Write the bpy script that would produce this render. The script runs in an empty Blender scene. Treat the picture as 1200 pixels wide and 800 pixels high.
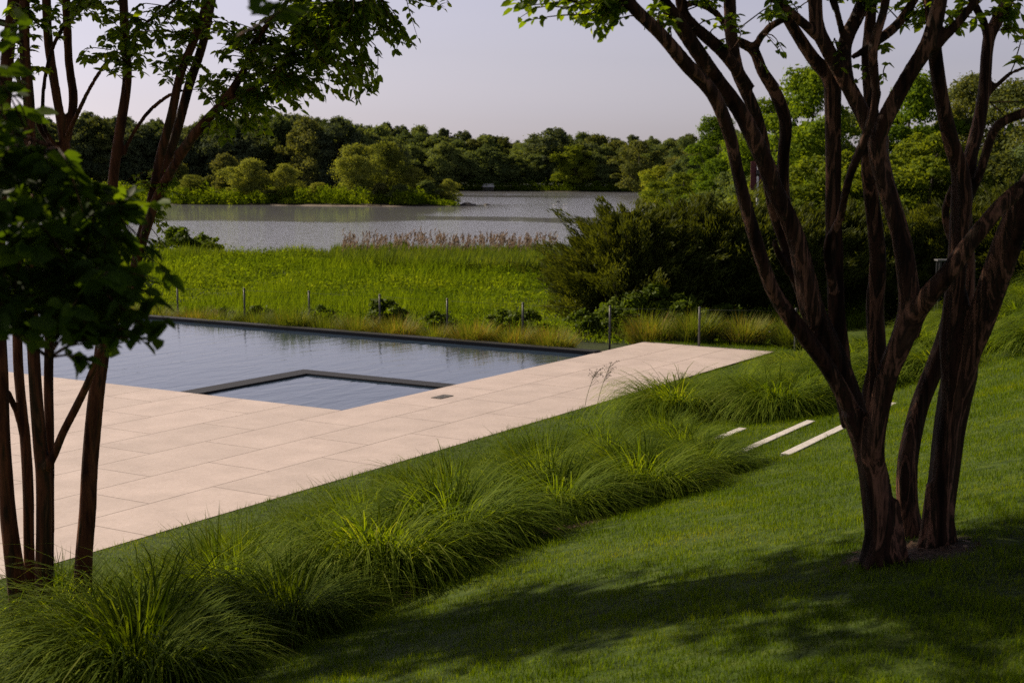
import bpy, math
import numpy as np
from mathutils import Vector, Euler

R = math.radians
rs = np.random.RandomState

# ------------------------------------------------------------------ camera
scene = bpy.context.scene
CAM_Z = 3.2
F_PX, PITCH, ROLL = 1640.0, R(6.80), R(0.40)
cam_d = bpy.data.cameras.new("camera")
cam = bpy.data.objects.new("camera", cam_d)
scene.collection.objects.link(cam)
cam.location = (0, 0, CAM_Z)
cam.rotation_mode = 'XYZ'
from mathutils import Matrix
_m = Matrix.Rotation(math.pi / 2 - PITCH, 4, 'X') @ Matrix.Rotation(ROLL, 4, 'Z')
cam.rotation_euler = _m.to_euler()
cam_d.sensor_width = 36.0
cam_d.lens = F_PX / 1200 * 36
cam_d.clip_start = 0.05
cam_d.clip_end = 6000
cam_d.dof.use_dof = True
cam_d.dof.focus_distance = 10.0
cam_d.dof.aperture_fstop = 5.6
scene.camera = cam

# ------------------------------------------------------------------ world + sun
SUN_AZ = R(-57)      # measured from +Y, negative = to the left
SUN_EL = R(34)
world = bpy.data.worlds.new("World")
scene.world = world
world.use_nodes = True
wn, wl = world.node_tree.nodes, world.node_tree.links
wn.clear()
w_out = wn.new('ShaderNodeOutputWorld')
w_bg = wn.new('ShaderNodeBackground')
sky = wn.new('ShaderNodeTexSky')
sky.sky_type = 'NISHITA'
sky.sun_disc = False
sky.sun_elevation = SUN_EL
sky.sun_rotation = SUN_AZ
sky.altitude = 0
sky.air_density = 1.0
sky.dust_density = 1.3
sky.ozone_density = 2.0
hs = wn.new('ShaderNodeHueSaturation')
hs.inputs['Saturation'].default_value = 0.30
tint = wn.new('ShaderNodeMix'); tint.data_type = 'RGBA'; tint.blend_type = 'MULTIPLY'
tint.inputs[0].default_value = 1.0
tint.inputs[7].default_value = (1.0, 0.925, 1.03, 1)
wl.new(sky.outputs[0], hs.inputs['Color'])
wl.new(hs.outputs[0], tint.inputs[6])
# hazy air: the sky is brightest near the horizon
w_tc = wn.new('ShaderNodeTexCoord'); w_sep = wn.new('ShaderNodeSeparateXYZ'); w_rmp = wn.new('ShaderNodeValToRGB')
wl.new(w_tc.outputs['Generated'], w_sep.inputs[0]); wl.new(w_sep.outputs[2], w_rmp.inputs[0])
_e = w_rmp.color_ramp.elements
_e[0].position = 0.0; _e[0].color = (1, 1, 1, 1); _e[1].position = .75; _e[1].color = (.10, .10, .12, 1)
for _p, _c in ((.06, (.96, .96, .98)), (.16, (.90, .91, .95)), (.35, (.48, .49, .54))):
    _x = _e.new(_p); _x.color = (*_c, 1)
haze_mul = wn.new('ShaderNodeMix'); haze_mul.data_type = 'RGBA'; haze_mul.blend_type = 'MULTIPLY'; haze_mul.inputs[0].default_value = 1
wl.new(tint.outputs[2], haze_mul.inputs[6]); wl.new(w_rmp.outputs[0], haze_mul.inputs[7])
w_mp = wn.new('ShaderNodeMapping'); w_mp.inputs['Scale'].default_value = (2.2, 2.2, 13)
w_no = wn.new('ShaderNodeTexNoise'); w_no.inputs['Scale'].default_value = 1.4; w_no.inputs['Detail'].default_value = 6; w_no.inputs['Distortion'].default_value = .5
w_r2 = wn.new('ShaderNodeValToRGB'); w_r2.color_ramp.elements[0].position = .35; w_r2.color_ramp.elements[0].color = (.965, .965, .98, 1)
w_r2.color_ramp.elements[1].position = .72; w_r2.color_ramp.elements[1].color = (1.0, .99, .985, 1)
wl.new(w_tc.outputs['Generated'], w_mp.inputs['Vector']); wl.new(w_mp.outputs[0], w_no.inputs['Vector']); wl.new(w_no.outputs['Fac'], w_r2.inputs[0])
cloud_mul = wn.new('ShaderNodeMix'); cloud_mul.data_type = 'RGBA'; cloud_mul.blend_type = 'MULTIPLY'; cloud_mul.inputs[0].default_value = 1
wl.new(haze_mul.outputs[2], cloud_mul.inputs[6]); wl.new(w_r2.outputs[0], cloud_mul.inputs[7])
wl.new(cloud_mul.outputs[2], w_bg.inputs['Color'])
w_bg.inputs['Strength'].default_value = 0.088
wl.new(w_bg.outputs[0], w_out.inputs['Surface'])

sun_d = bpy.data.lights.new("sun", 'SUN')
sun = bpy.data.objects.new("sun", sun_d)
scene.collection.objects.link(sun)
sun_d.energy = 5.0
sun_d.angle = R(0.6)
sun_d.color = (1.0, 0.85, 0.66)
_to_sun = Vector((math.sin(SUN_AZ) * math.cos(SUN_EL), math.cos(SUN_AZ) * math.cos(SUN_EL), math.sin(SUN_EL)))
sun.rotation_euler = _to_sun.to_track_quat('Z', 'Y').to_euler()
sun.location = _to_sun * 60

scene.view_settings.view_transform = 'Standard'
scene.view_settings.look = 'None'
scene.view_settings.exposure = 0.32
scene.view_settings.gamma = 1.0
scene.view_settings.use_curve_mapping = False
scene.render.engine = 'CYCLES'
scene.cycles.max_bounces = 6
scene.cycles.diffuse_bounces = 2
scene.cycles.glossy_bounces = 3
scene.cycles.transmission_bounces = 3
scene.cycles.transparent_max_bounces = 4
scene.cycles.use_denoising = False
scene.cycles.sample_clamp_indirect = 4.0

# ------------------------------------------------------------------ frames of reference
def at(px, py, depth):
    """a point of the picture (1200x800) at a real distance in metres ahead of the camera"""
    u = (px - 600) / F_PX; v = -(py - 400) / F_PX
    x = u * math.cos(ROLL) - v * math.sin(ROLL); zc = u * math.sin(ROLL) + v * math.cos(ROLL)
    d = np.array([x, math.cos(PITCH) + zc * math.sin(PITCH), -math.sin(PITCH) + zc * math.cos(PITCH)])
    p = d * (depth / d[1]); p[2] += CAM_Z
    return p

# terrace frame: a runs along the pool, b across it; b = 0 is the lawn edge of the terrace
AZ = R(59.119)
OX, OY = 0.095, 17.635
ca, sa = math.cos(AZ), math.sin(AZ)
def ab(x, y):
    dx, dy = x - OX, y - OY
    return dx * ca + dy * sa, -dx * sa + dy * ca
def W(a, b, z=0.0):
    return (OX + a * ca - b * sa, OY + a * sa + b * ca, z)

def sstep(x, e0, e1):
    t = np.clip((x - e0) / (e1 - e0), 0, 1)
    return t * t * (3 - 2 * t)
def wob(x, y, s=1.0, k=0):
    return (np.sin(x / s + 1.3 + k) + np.sin(y / s * 1.13 + .7 + 2 * k) + np.sin((x + y) / s * .61 + 2.1 + k) + np.sin((x - 1.7 * y) / s * .83 + k)) / 4
LAKE_Z = -1.4
def G(x, y):
    """height of the ground"""
    x = np.asarray(x, float); y = np.asarray(y, float)
    a, b = ab(x, y)
    s = -b
    L = np.interp(s, [-3, 0, .6, 1.5, 3, 4.2, 5, 7.6, 9.5, 14, 40], [0, -.005, .03, .14, .45, .72, .92, 1.58, 1.66, 1.8, 2.6])
    L = L + .045 * np.clip(a, 0, 9) * sstep(s, 1.5, 5)
    L = L - .16 * sstep(a, -8, -4.2) * (1 - sstep(a, 1.5, 6)) * sstep(s, 1.8, 4.2) * (1 - sstep(s, 5.2, 7.6))
    L = L + .02 * wob(x, y, .8) * sstep(s, .3, 2)
    M = np.interp(y, [24, 30, 36, 60, 72, 78, 86], [-.18, -.26, -.55, -1.05, -1.25, -1.6, -2.6])
    M = M + .05 * wob(x, y, 2.5) * sstep(y, 30, 40)
    # far land
    d_right = (x - (13 + .085 * (y - 80)) + 2.5 * wob(x, y, 14))
    d_far = (y - 384 + 4 * wob(x, y, 30))
    pen_front = y - (199 + 3.0 * wob(x, y, 9)+ .10*np.clip(-x-30,0,60)*0 )
    pen = np.minimum(np.minimum(pen_front, 246 - y + 3 * wob(x, y, 12)), -(x + 8 + .16 * (y - 200)) + 1.5 * wob(x, y, 5))
    d_left = np.minimum(-(x + 70) , y - 190)
    d = np.maximum(np.maximum(d_right, d_far), np.maximum(pen, d_left))
    land = np.interp(d, [-6, 0, 2, 12, 120, 900], [-2.6, -1.42, -1.15, -.8, 1.5, 14])
    M = np.where(y > 80, land, np.maximum(M, np.where(y > 45, land, -9)))
    w = sstep(b, -3.0, 1.8) * sstep(a, 8.5, 12) * (b < 2.6) + (b >= 2.6) * 1.0
    w = np.maximum(w, sstep(y, 32, 55))
    out = L * (1 - w) + M * w
    # the lawn wraps round the end of the terrace
    flat = sstep(b, -.2, 0) * (1 - sstep(b, 2.2, 3.4)) * (1 - sstep(a, 9.6, 12.5))
    out = np.where((b > -.2) & (a > 5) & (a < 13), out * (1 - flat) + (-.02) * flat, out)
    # sunk under the terrace and pool
    ins = np.minimum(b - .0, 9.2 - a)
    ins = np.where(b > 2.5, np.minimum(b, 7.3 - a), ins)
    deep = sstep(ins, .32, .8)
    out = np.where(ins > 0, out * (1 - deep) - 1.9 * deep, out)
    return out
def g1(x, y):
    return float(G(np.array([x]), np.array([y]))[0])

# ------------------------------------------------------------------ object helpers
COL = scene.collection
def mesh_np(name, verts, faces_list, mats=(), rnd=None, smooth=False, extra=None):
    """faces_list: list of (n,k) index arrays"""
    me = bpy.data.meshes.new(name)
    verts = np.asarray(verts, np.float32)
    me.vertices.add(len(verts)); me.vertices.foreach_set('co', verts.ravel())
    loops, starts, tots, off = [], [], [], 0
    for f in faces_list:
        f = np.asarray(f, np.int32)
        if len(f) == 0: continue
        k = f.shape[1]
        loops.append(f.ravel()); starts.append(off + np.arange(len(f), dtype=np.int32) * k)
        tots.append(np.full(len(f), k, np.int32)); off += f.size
    loops = np.concatenate(loops); starts = np.concatenate(starts); tots = np.concatenate(tots)
    me.loops.add(len(loops)); me.loops.foreach_set('vertex_index', loops)
    me.polygons.add(len(starts)); me.polygons.foreach_set('loop_start', starts)
    me.polygons.foreach_set('loop_total', tots)
    if smooth: me.polygons.foreach_set('use_smooth', np.ones(len(starts), bool))
    if rnd is not None:
        at_ = me.attributes.new('rnd', 'FLOAT', 'POINT'); at_.data.foreach_set('value', np.asarray(rnd, np.float32))
    for nm, arr in (extra or {}).items():
        at_ = me.attributes.new(nm, 'FLOAT', 'POINT'); at_.data.foreach_set('value', np.asarray(arr, np.float32))
    me.update(calc_edges=True)
    for m in mats: me.materials.append(m)
    return me

def link(name, me, parent=None, loc=None):
    o = bpy.data.objects.new(name, me); COL.objects.link(o)
    if parent is not None: o.parent = parent
    if loc is not None: o.location = loc
    return o
def tag(o, label=None, cat=None, group=None, kind=None):
    if label: o['label'] = label
    if cat: o['category'] = cat
    if group: o['group'] = group
    if kind: o['kind'] = kind
    return o
def root(name, loc, label, cat, group=None):
    o = bpy.data.objects.new(name, None); COL.objects.link(o)
    o.location = loc; o.empty_display_size = .3
    return tag(o, label, cat, group)
def copy_tree(o, loc, rot=0, sc=(1, 1, 1), label=None):
    c = o.copy(); COL.objects.link(c); c.location = loc; c.rotation_euler = (0, 0, rot); c.scale = sc
    if label: c['label'] = label
    for ch in list(o.children):
        d = ch.copy(); COL.objects.link(d); d.parent = c
    return c

def box_vf(x0, x1, y0, y1, z0, z1, bev=0.0):
    import bmesh
    bm = bmesh.new()
    bmesh.ops.create_cube(bm, size=1)
    for v in bm.verts:
        v.co = Vector(((x0 + x1) / 2 + v.co.x * (x1 - x0), (y0 + y1) / 2 + v.co.y * (y1 - y0), (z0 + z1) / 2 + v.co.z * (z1 - z0)))
    if bev: bmesh.ops.bevel(bm, geom=list(bm.edges), offset=bev, segments=2, affect='EDGES', profile=.6)
    return bm
def box_obj(name, boxes, mat, parent=None, bev=0.0, frame=False):
    """boxes joined in one mesh; frame=True: coordinates are terrace a, b, z"""
    import bmesh
    me = bpy.data.meshes.new(name)
    out = bmesh.new()
    for b in boxes:
        bm = box_vf(*b, bev=bev); tmp = bpy.data.meshes.new('t'); bm.to_mesh(tmp); bm.free()
        out.from_mesh(tmp); bpy.data.meshes.remove(tmp)
    out.to_mesh(me); out.free()
    me.materials.append(mat)
    o = link(name, me, parent)
    if frame:
        o.location = (OX, OY, 0); o.rotation_euler = (0, 0, AZ)
    return o

# ------------------------------------------------------------------ materials
def new_mat(name):
    m = bpy.data.materials.new(name); m.use_nodes = True
    nt = m.node_tree; nt.nodes.clear()
    out = nt.nodes.new('ShaderNodeOutputMaterial')
    return m, nt, out
def N(nt, t, **kw):
    n = nt.nodes.new(t)
    for k, v in kw.items():
        if k.startswith('i_'): n.inputs[k[2:].replace('_', ' ')].default_value = v
        else: setattr(n, k, v)
    return n
def ramp(nt, stops, fac=None):
    r = nt.nodes.new('ShaderNodeValToRGB')
    el = r.color_ramp.elements
    while len(el) > 1: el.remove(el[0])
    el[0].position, el[0].color = stops[0][0], (*stops[0][1], 1)
    for p, c in stops[1:]:
        e = el.new(p); e.color = (*c, 1)
    if fac is not None: nt.links.new(fac, r.inputs[0])
    return r
def mth(nt, op, a, b=None, clamp=False):
    n = nt.nodes.new('ShaderNodeMath'); n.operation = op; n.use_clamp = clamp
    for i, v in enumerate((a, b)):
        if v is None: continue
        if isinstance(v, (int, float)): n.inputs[i].default_value = v
        else: nt.links.new(v, n.inputs[i])
    return n.outputs[0]

def leaf_mat(name, stops, trans=.35, tcol=(1.3, 1.25, .5), rough=.5, patch=2.0, obj_var=.35, spec=.25, patch_amt=.5):
    m, nt, out = new_mat(name); L = nt.links
    att = N(nt, 'ShaderNodeAttribute', attribute_name='rnd')
    geo = N(nt, 'ShaderNodeNewGeometry')
    noi = N(nt, 'ShaderNodeTexNoise'); noi.inputs['Scale'].default_value = patch; noi.inputs['Detail'].default_value = 2
    L.new(geo.outputs['Position'], noi.inputs['Vector'])
    oi = N(nt, 'ShaderNodeObjectInfo')
    f = mth(nt, 'MULTIPLY', att.outputs['Fac'], 1 - patch_amt)
    f2 = mth(nt, 'MULTIPLY', mth(nt, 'SUBTRACT', mth(nt, 'MULTIPLY', noi.outputs['Fac'], 2.0), .5), patch_amt)
    f = mth(nt, 'ADD', f, f2)
    f = mth(nt, 'ADD', f, mth(nt, 'MULTIPLY', mth(nt, 'SUBTRACT', oi.outputs['Random'], .5), obj_var), True)
    r = ramp(nt, stops, f)
    p = N(nt, 'ShaderNodeBsdfPrincipled'); p.inputs['Roughness'].default_value = rough
    p.inputs['Specular IOR Level'].default_value = spec
    L.new(r.outputs[0], p.inputs['Base Color'])
    t = N(nt, 'ShaderNodeBsdfTranslucent')
    mx = N(nt, 'ShaderNodeMix', data_type='RGBA', blend_type='MULTIPLY'); mx.inputs[0].default_value = 1
    L.new(r.outputs[0], mx.inputs[6]); mx.inputs[7].default_value = (*tcol, 1)
    L.new(mx.outputs[2], t.inputs['Color'])
    ms = N(nt, 'ShaderNodeMixShader'); ms.inputs[0].default_value = trans
    L.new(p.outputs[0], ms.inputs[1]); L.new(t.outputs[0], ms.inputs[2]); L.new(ms.outputs[0], out.inputs['Surface'])
    return m

def plain_mat(name, col, rough=.6, metal=0, spec=.5, var=.15, scale=8, bump=0.0, bscale=40):
    m, nt, out = new_mat(name); L = nt.links
    tc = N(nt, 'ShaderNodeTexCoord')
    noi = N(nt, 'ShaderNodeTexNoise'); noi.inputs['Scale'].default_value = scale; noi.inputs['Detail'].default_value = 5
    L.new(tc.outputs['Object'], noi.inputs['Vector'])
    lo = tuple(c * (1 - var) for c in col); hi = tuple(min(1, c * (1 + var)) for c in col)
    r = ramp(nt, [(.3, lo), (.7, hi)], noi.outputs['Fac'])
    p = N(nt, 'ShaderNodeBsdfPrincipled'); p.inputs['Roughness'].default_value = rough; p.inputs['Metallic'].default_value = metal
    p.inputs['Specular IOR Level'].default_value = spec
    L.new(r.outputs[0], p.inputs['Base Color'])
    if bump:
        n2 = N(nt, 'ShaderNodeTexNoise'); n2.inputs['Scale'].default_value = bscale; n2.inputs['Detail'].default_value = 6
        L.new(tc.outputs['Object'], n2.inputs['Vector'])
        b = N(nt, 'ShaderNodeBump'); b.inputs['Strength'].default_value = bump; b.inputs['Distance'].default_value = .01
        L.new(n2.outputs['Fac'], b.inputs['Height']); L.new(b.outputs[0], p.inputs['Normal'])
    L.new(p.outputs[0], out.inputs['Surface'])
    return m

def bark_mat(name, stops, sc=1.0):
    m, nt, out = new_mat(name); L = nt.links
    tc = N(nt, 'ShaderNodeTexCoord')
    mp = N(nt, 'ShaderNodeMapping'); mp.inputs['Scale'].default_value = (11 * sc, 11 * sc, 1.5 * sc)
    L.new(tc.outputs['Object'], mp.inputs['Vector'])
    n1 = N(nt, 'ShaderNodeTexNoise'); n1.inputs['Scale'].default_value = 1.0; n1.inputs['Detail'].default_value = 6; n1.inputs['Roughness'].default_value = .6; n1.inputs['Distortion'].default_value = .6
    L.new(mp.outputs[0], n1.inputs['Vector'])
    r = ramp(nt, stops, n1.outputs['Fac'])
    mp2 = N(nt, 'ShaderNodeMapping'); mp2.inputs['Scale'].default_value = (34 * sc, 34 * sc, 4 * sc)
    L.new(tc.outputs['Object'], mp2.inputs['Vector'])
    n2 = N(nt, 'ShaderNodeTexNoise'); n2.inputs['Scale'].default_value = 1.0; n2.inputs['Detail'].default_value = 7
    L.new(mp2.outputs[0], n2.inputs['Vector'])
    r2 = ramp(nt, [(.3, (.55, .55, .55)), (.7, (1.25, 1.25, 1.25))], n2.outputs['Fac'])
    mx = N(nt, 'ShaderNodeMix', data_type='RGBA', blend_type='MULTIPLY'); mx.inputs[0].default_value = 1
    L.new(r.outputs[0], mx.inputs[6]); L.new(r2.outputs[0], mx.inputs[7])
    p = N(nt, 'ShaderNodeBsdfPrincipled'); p.inputs['Roughness'].default_value = .7; p.inputs['Specular IOR Level'].default_value = .10
    L.new(mx.outputs[2], p.inputs['Base Color'])
    b = N(nt, 'ShaderNodeBump'); b.inputs['Strength'].default_value = .7; b.inputs['Distance'].default_value = .03
    ad = mth(nt, 'ADD', mth(nt, 'MULTIPLY', n1.outputs['Fac'], 1.6), mth(nt, 'MULTIPLY', n2.outputs['Fac'], .5))
    L.new(ad, b.inputs['Height']); L.new(b.outputs[0], p.inputs['Normal'])
    L.new(p.outputs[0], out.inputs['Surface'])
    return m

M = {}
M['bark_right'] = bark_mat('bark_right', [(.30, (.004, .002, .001)), (.40, (.012, .005, .002)), (.47, (.046, .021, .012)), (.51, (.014, .011, .005)), (.56, (.20, .095, .058)), (.60, (.024, .014, .008)), (.66, (.075, .038, .022)), (.72, (.024, .020, .009)), (.82, (.13, .10, .05))])
M['bark_left'] = bark_mat('bark_left', [(.28, (.014, .006, .003)), (.42, (.044, .018, .008)), (.53, (.135, .052, .022)), (.62, (.032, .023, .009)), (.75, (.20, .095, .045))])
M['bark_far'] = plain_mat('bark_far', (.07, .055, .042), .8)
M['myrtle_leaf'] = leaf_mat('myrtle_leaf', [(0, (.026, .050, .007)), (.5, (.060, .105, .010)), (.85, (.13, .18, .016)), (1, (.20, .15, .03))], .52, (4.4, 3.7, .5), .5, 1.5, .1, .2, .3)
M['near_leaf'] = leaf_mat('near_leaf', [(0, (.016, .034, .006)), (.6, (.036, .070, .009)), (1, (.08, .13, .014))], .45, (3.2, 2.8, .4), .6, 2, .1, .12, .3)
M['lawn_blade'] = leaf_mat('lawn_blade', [(0, (.030, .055, .003)), (.45, (.086, .150, .004)), (.8, (.165, .225, .008)), (1, (.26, .25, .03))], .45, (1.9, 1.7, .3), .9, 1.1, 0, .0, .5)
M['clump_blade'] = leaf_mat('clump_blade', [(0, (.030, .056, .005)), (.35, (.080, .130, .009)), (.8, (.19, .25, .020)), (1, (.28, .31, .07))], .42, (1.9, 1.8, .3), .7, 1.4, .18, .06, .35)
M['dune_blade'] = leaf_mat('dune_blade', [(0, (.08, .11, .012)), (.45, (.15, .19, .02)), (.78, (.28, .24, .04)), (1, (.38, .20, .07))], .35, (1.4, 1.4, .5), .8, 2.2, .4, .3, .4)
M['meadow_leaf'] = leaf_mat('meadow_leaf', [(0, (.040, .075, .008)), (.4, (.105, .165, .012)), (.75, (.17, .235, .018)), (1, (.25, .28, .04))], .45, (1.8, 1.65, .35), .85, .55, 0, .0, .55)
M['reed_blade'] = leaf_mat('reed_blade', [(0, (.035, .065, .010)), (.5, (.085, .13, .018)), (1, (.17, .20, .04))], .42, (1.8, 1.6, .4), .8, .6, 0, .03, .4)
M['reed_plume'] = leaf_mat('reed_plume', [(0, (.15, .115, .08)), (1, (.34, .27, .20))], .3, (1.1, .95, .9), .8, 1, 0, .1, .2)
M['cedar'] = leaf_mat('cedar', [(0, (.020, .032, .008)), (.5, (.060, .078, .013)), (.85, (.11, .135, .022)), (1, (.17, .17, .035))], .3, (1.8, 1.6, .4), .7, .9, .25, .12, .5)
M['weed'] = leaf_mat('weed', [(0, (.045, .08, .010)), (.6, (.11, .16, .016)), (1, (.18, .23, .03))], .4, (1.35, 1.35, .4), .6, 1.5, .5, .12, .4)
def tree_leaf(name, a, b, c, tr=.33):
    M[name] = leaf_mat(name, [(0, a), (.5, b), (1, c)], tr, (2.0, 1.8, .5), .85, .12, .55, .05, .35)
tree_leaf('leaf_dark_haze', (.056, .080, .048), (.092, .122, .062), (.145, .175, .078))  # blue raised: the haze over the far wood is painted into the leaf colour
tree_leaf('leaf_mid_haze', (.064, .096, .042), (.12, .165, .058), (.185, .23, .074))  # same painted haze in this green, which right bank trees share
tree_leaf('leaf_olive', (.062, .085, .028), (.125, .148, .045), (.21, .22, .070), .33)
tree_leaf('leaf_bright', (.080, .12, .014), (.16, .21, .022), (.26, .285, .035), .4)
tree_leaf('leaf_willow', (.10, .13, .03), (.195, .23, .055), (.30, .33, .095), .42)
tree_leaf('leaf_fresh', (.05, .095, .010), (.10, .165, .014), (.17, .24, .022), .4)
M['pale_metal'] = plain_mat('pale_metal', (.30, .30, .29), .45, .6)
M['post_metal'] = plain_mat('post_metal', (.10, .10, .10), .6, .2)
M['wire'] = plain_mat('wire', (.03, .035, .03), .9, 0, .1)
M['granite'] = plain_mat('granite', (.020, .020, .021), .55, 0, .3, .3, 60, .15, 120)
M['white_paint'] = plain_mat('white_paint', (.75, .75, .74), .5)
M['grey_paint'] = plain_mat('grey_paint', (.42, .42, .43), .6)
M['dark_red'] = plain_mat('dark_red', (.10, .012, .016), .6)
M['black_plastic'] = plain_mat('black_plastic', (.015, .015, .017), .4)
M['pale_wood'] = plain_mat('pale_wood', (.45, .40, .34), .6)
M['feather'] = plain_mat('feather', (.80, .80, .79), .6)
M['dark_feather'] = plain_mat('dark_feather', (.05, .045, .04), .6)
M['rock'] = plain_mat('rock', (.10, .09, .08), .8, 0, .3, .3, 3, .6, 6)
M['brass'] = plain_mat('brass', (.16, .14, .105), .45, .5)
M['stem'] = plain_mat('stem', (.12, .12, .05), .6)
M['seed'] = plain_mat('seed', (.07, .045, .03), .7)
M['chips'] = leaf_mat('chips', [(0, (.05, .028, .017)), (.6, (.16, .09, .055)), (1, (.34, .24, .17))], 0.05, (1, 1, 1), .8, 3, 0, .2, .2)

def stone_mat():
    m, nt, out = new_mat('limestone'); L = nt.links
    tc = N(nt, 'ShaderNodeTexCoord')
    mp = N(nt, 'ShaderNodeMapping'); mp.inputs['Location'].default_value = (.24, -.003, 0)
    L.new(tc.outputs['Object'], mp.inputs['Vector'])
    br = N(nt, 'ShaderNodeTexBrick', offset=.5, squash=1.0)
    br.inputs['Scale'].default_value = 1
    br.inputs['Brick Width'].default_value = 1.77; br.inputs['Row Height'].default_value = .885
    br.inputs['Mortar Size'].default_value = .006; br.inputs['Mortar Smooth'].default_value = .15
    br.inputs['Color1'].default_value = (.57, .485, .463, 1); br.inputs['Color2'].default_value = (.615, .52, .497, 1)
    br.inputs['Mortar'].default_value = (.15, .115, .095, 1)
    L.new(mp.outputs[0], br.inputs['Vector'])
    n1 = N(nt, 'ShaderNodeTexNoise'); n1.inputs['Scale'].default_value = 1.7; n1.inputs['Detail'].default_value = 8; n1.inputs['Roughness'].default_value = .62
    L.new(tc.outputs['Object'], n1.inputs['Vector'])
    r1 = ramp(nt, [(.25, (.82, .81, .79)), (.75, (1.10, 1.09, 1.07))], n1.outputs['Fac'])
    n3 = N(nt, 'ShaderNodeTexNoise'); n3.inputs['Scale'].default_value = 22; n3.inputs['Detail'].default_value = 5
    L.new(tc.outputs['Object'], n3.inputs['Vector'])
    r3 = ramp(nt, [(.3, (.93, .93, .93)), (.7, (1.05, 1.05, 1.05))], n3.outputs['Fac'])
    # scattered pits / specks
    vo = N(nt, 'ShaderNodeTexVoronoi'); vo.inputs['Scale'].default_value = 2.3
    L.new(tc.outputs['Object'], vo.inputs['Vector'])
    r4 = ramp(nt, [(.0, (.45, .40, .35)), (.022, (.7, .66, .6)), (.035, (1, 1, 1))], vo.outputs['Distance'])
    prev = br.outputs['Color']
    for r_ in (r1, r3, r4):
        mx = N(nt, 'ShaderNodeMix', data_type='RGBA', blend_type='MULTIPLY'); mx.inputs[0].default_value = 1
        L.new(prev, mx.inputs[6]); L.new(r_.outputs[0], mx.inputs[7]); prev = mx.outputs[2]
    p = N(nt, 'ShaderNodeBsdfPrincipled'); p.inputs['Roughness'].default_value = .62; p.inputs['Specular IOR Level'].default_value = .3
    L.new(prev, p.inputs['Base Color'])
    b = N(nt, 'ShaderNodeBump'); b.inputs['Strength'].default_value = .35; b.inputs['Distance'].default_value = .006
    h = mth(nt, 'SUBTRACT', mth(nt, 'MULTIPLY', n3.outputs['Fac'], .25), br.outputs['Fac'])
    L.new(h, b.inputs['Height']); L.new(b.outputs[0], p.inputs['Normal'])
    L.new(p.outputs[0], out.inputs['Surface'])
    return m
M['limestone'] = stone_mat()
M['step_stone'] = plain_mat('step_stone', (.62, .58, .55), .7, 0, .3, .12, 7, .5, 30)

def pool_mat():
    m, nt, out = new_mat('pool_water'); L = nt.links
    tc = N(nt, 'ShaderNodeTexCoord')
    p = N(nt, 'ShaderNodeBsdfPrincipled'); p.inputs['Base Color'].default_value = (.034, .056, .092, 1)
    p.inputs['Roughness'].default_value = .045; p.inputs['IOR'].default_value = 1.33
    hs_ = []
    for sc, dist, w, rot in (((1.1, 3.4, 1), .6, 1.0, .5), ((4.2, 11, 1), .8, .22, .2), ((14, 26, 1), .5, .03, -.4)):
        mp = N(nt, 'ShaderNodeMapping'); mp.inputs['Scale'].default_value = sc; mp.inputs['Rotation'].default_value = (0, 0, rot)
        L.new(tc.outputs['Object'], mp.inputs['Vector'])
        n = N(nt, 'ShaderNodeTexNoise'); n.inputs['Scale'].default_value = 1; n.inputs['Detail'].default_value = 3; n.inputs['Distortion'].default_value = dist
        L.new(mp.outputs[0], n.inputs['Vector'])
        hs_.append(mth(nt, 'MULTIPLY', n.outputs['Fac'], w))
    h = mth(nt, 'ADD', mth(nt, 'ADD', hs_[0], hs_[1]), hs_[2])
    b = N(nt, 'ShaderNodeBump'); b.inputs['Strength'].default_value = .45; b.inputs['Distance'].default_value = .020
    L.new(h, b.inputs['Height']); L.new(b.outputs[0], p.inputs['Normal'])
    L.new(p.outputs[0], out.inputs['Surface'])
    return m
M['pool_water'] = pool_mat()

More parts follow.
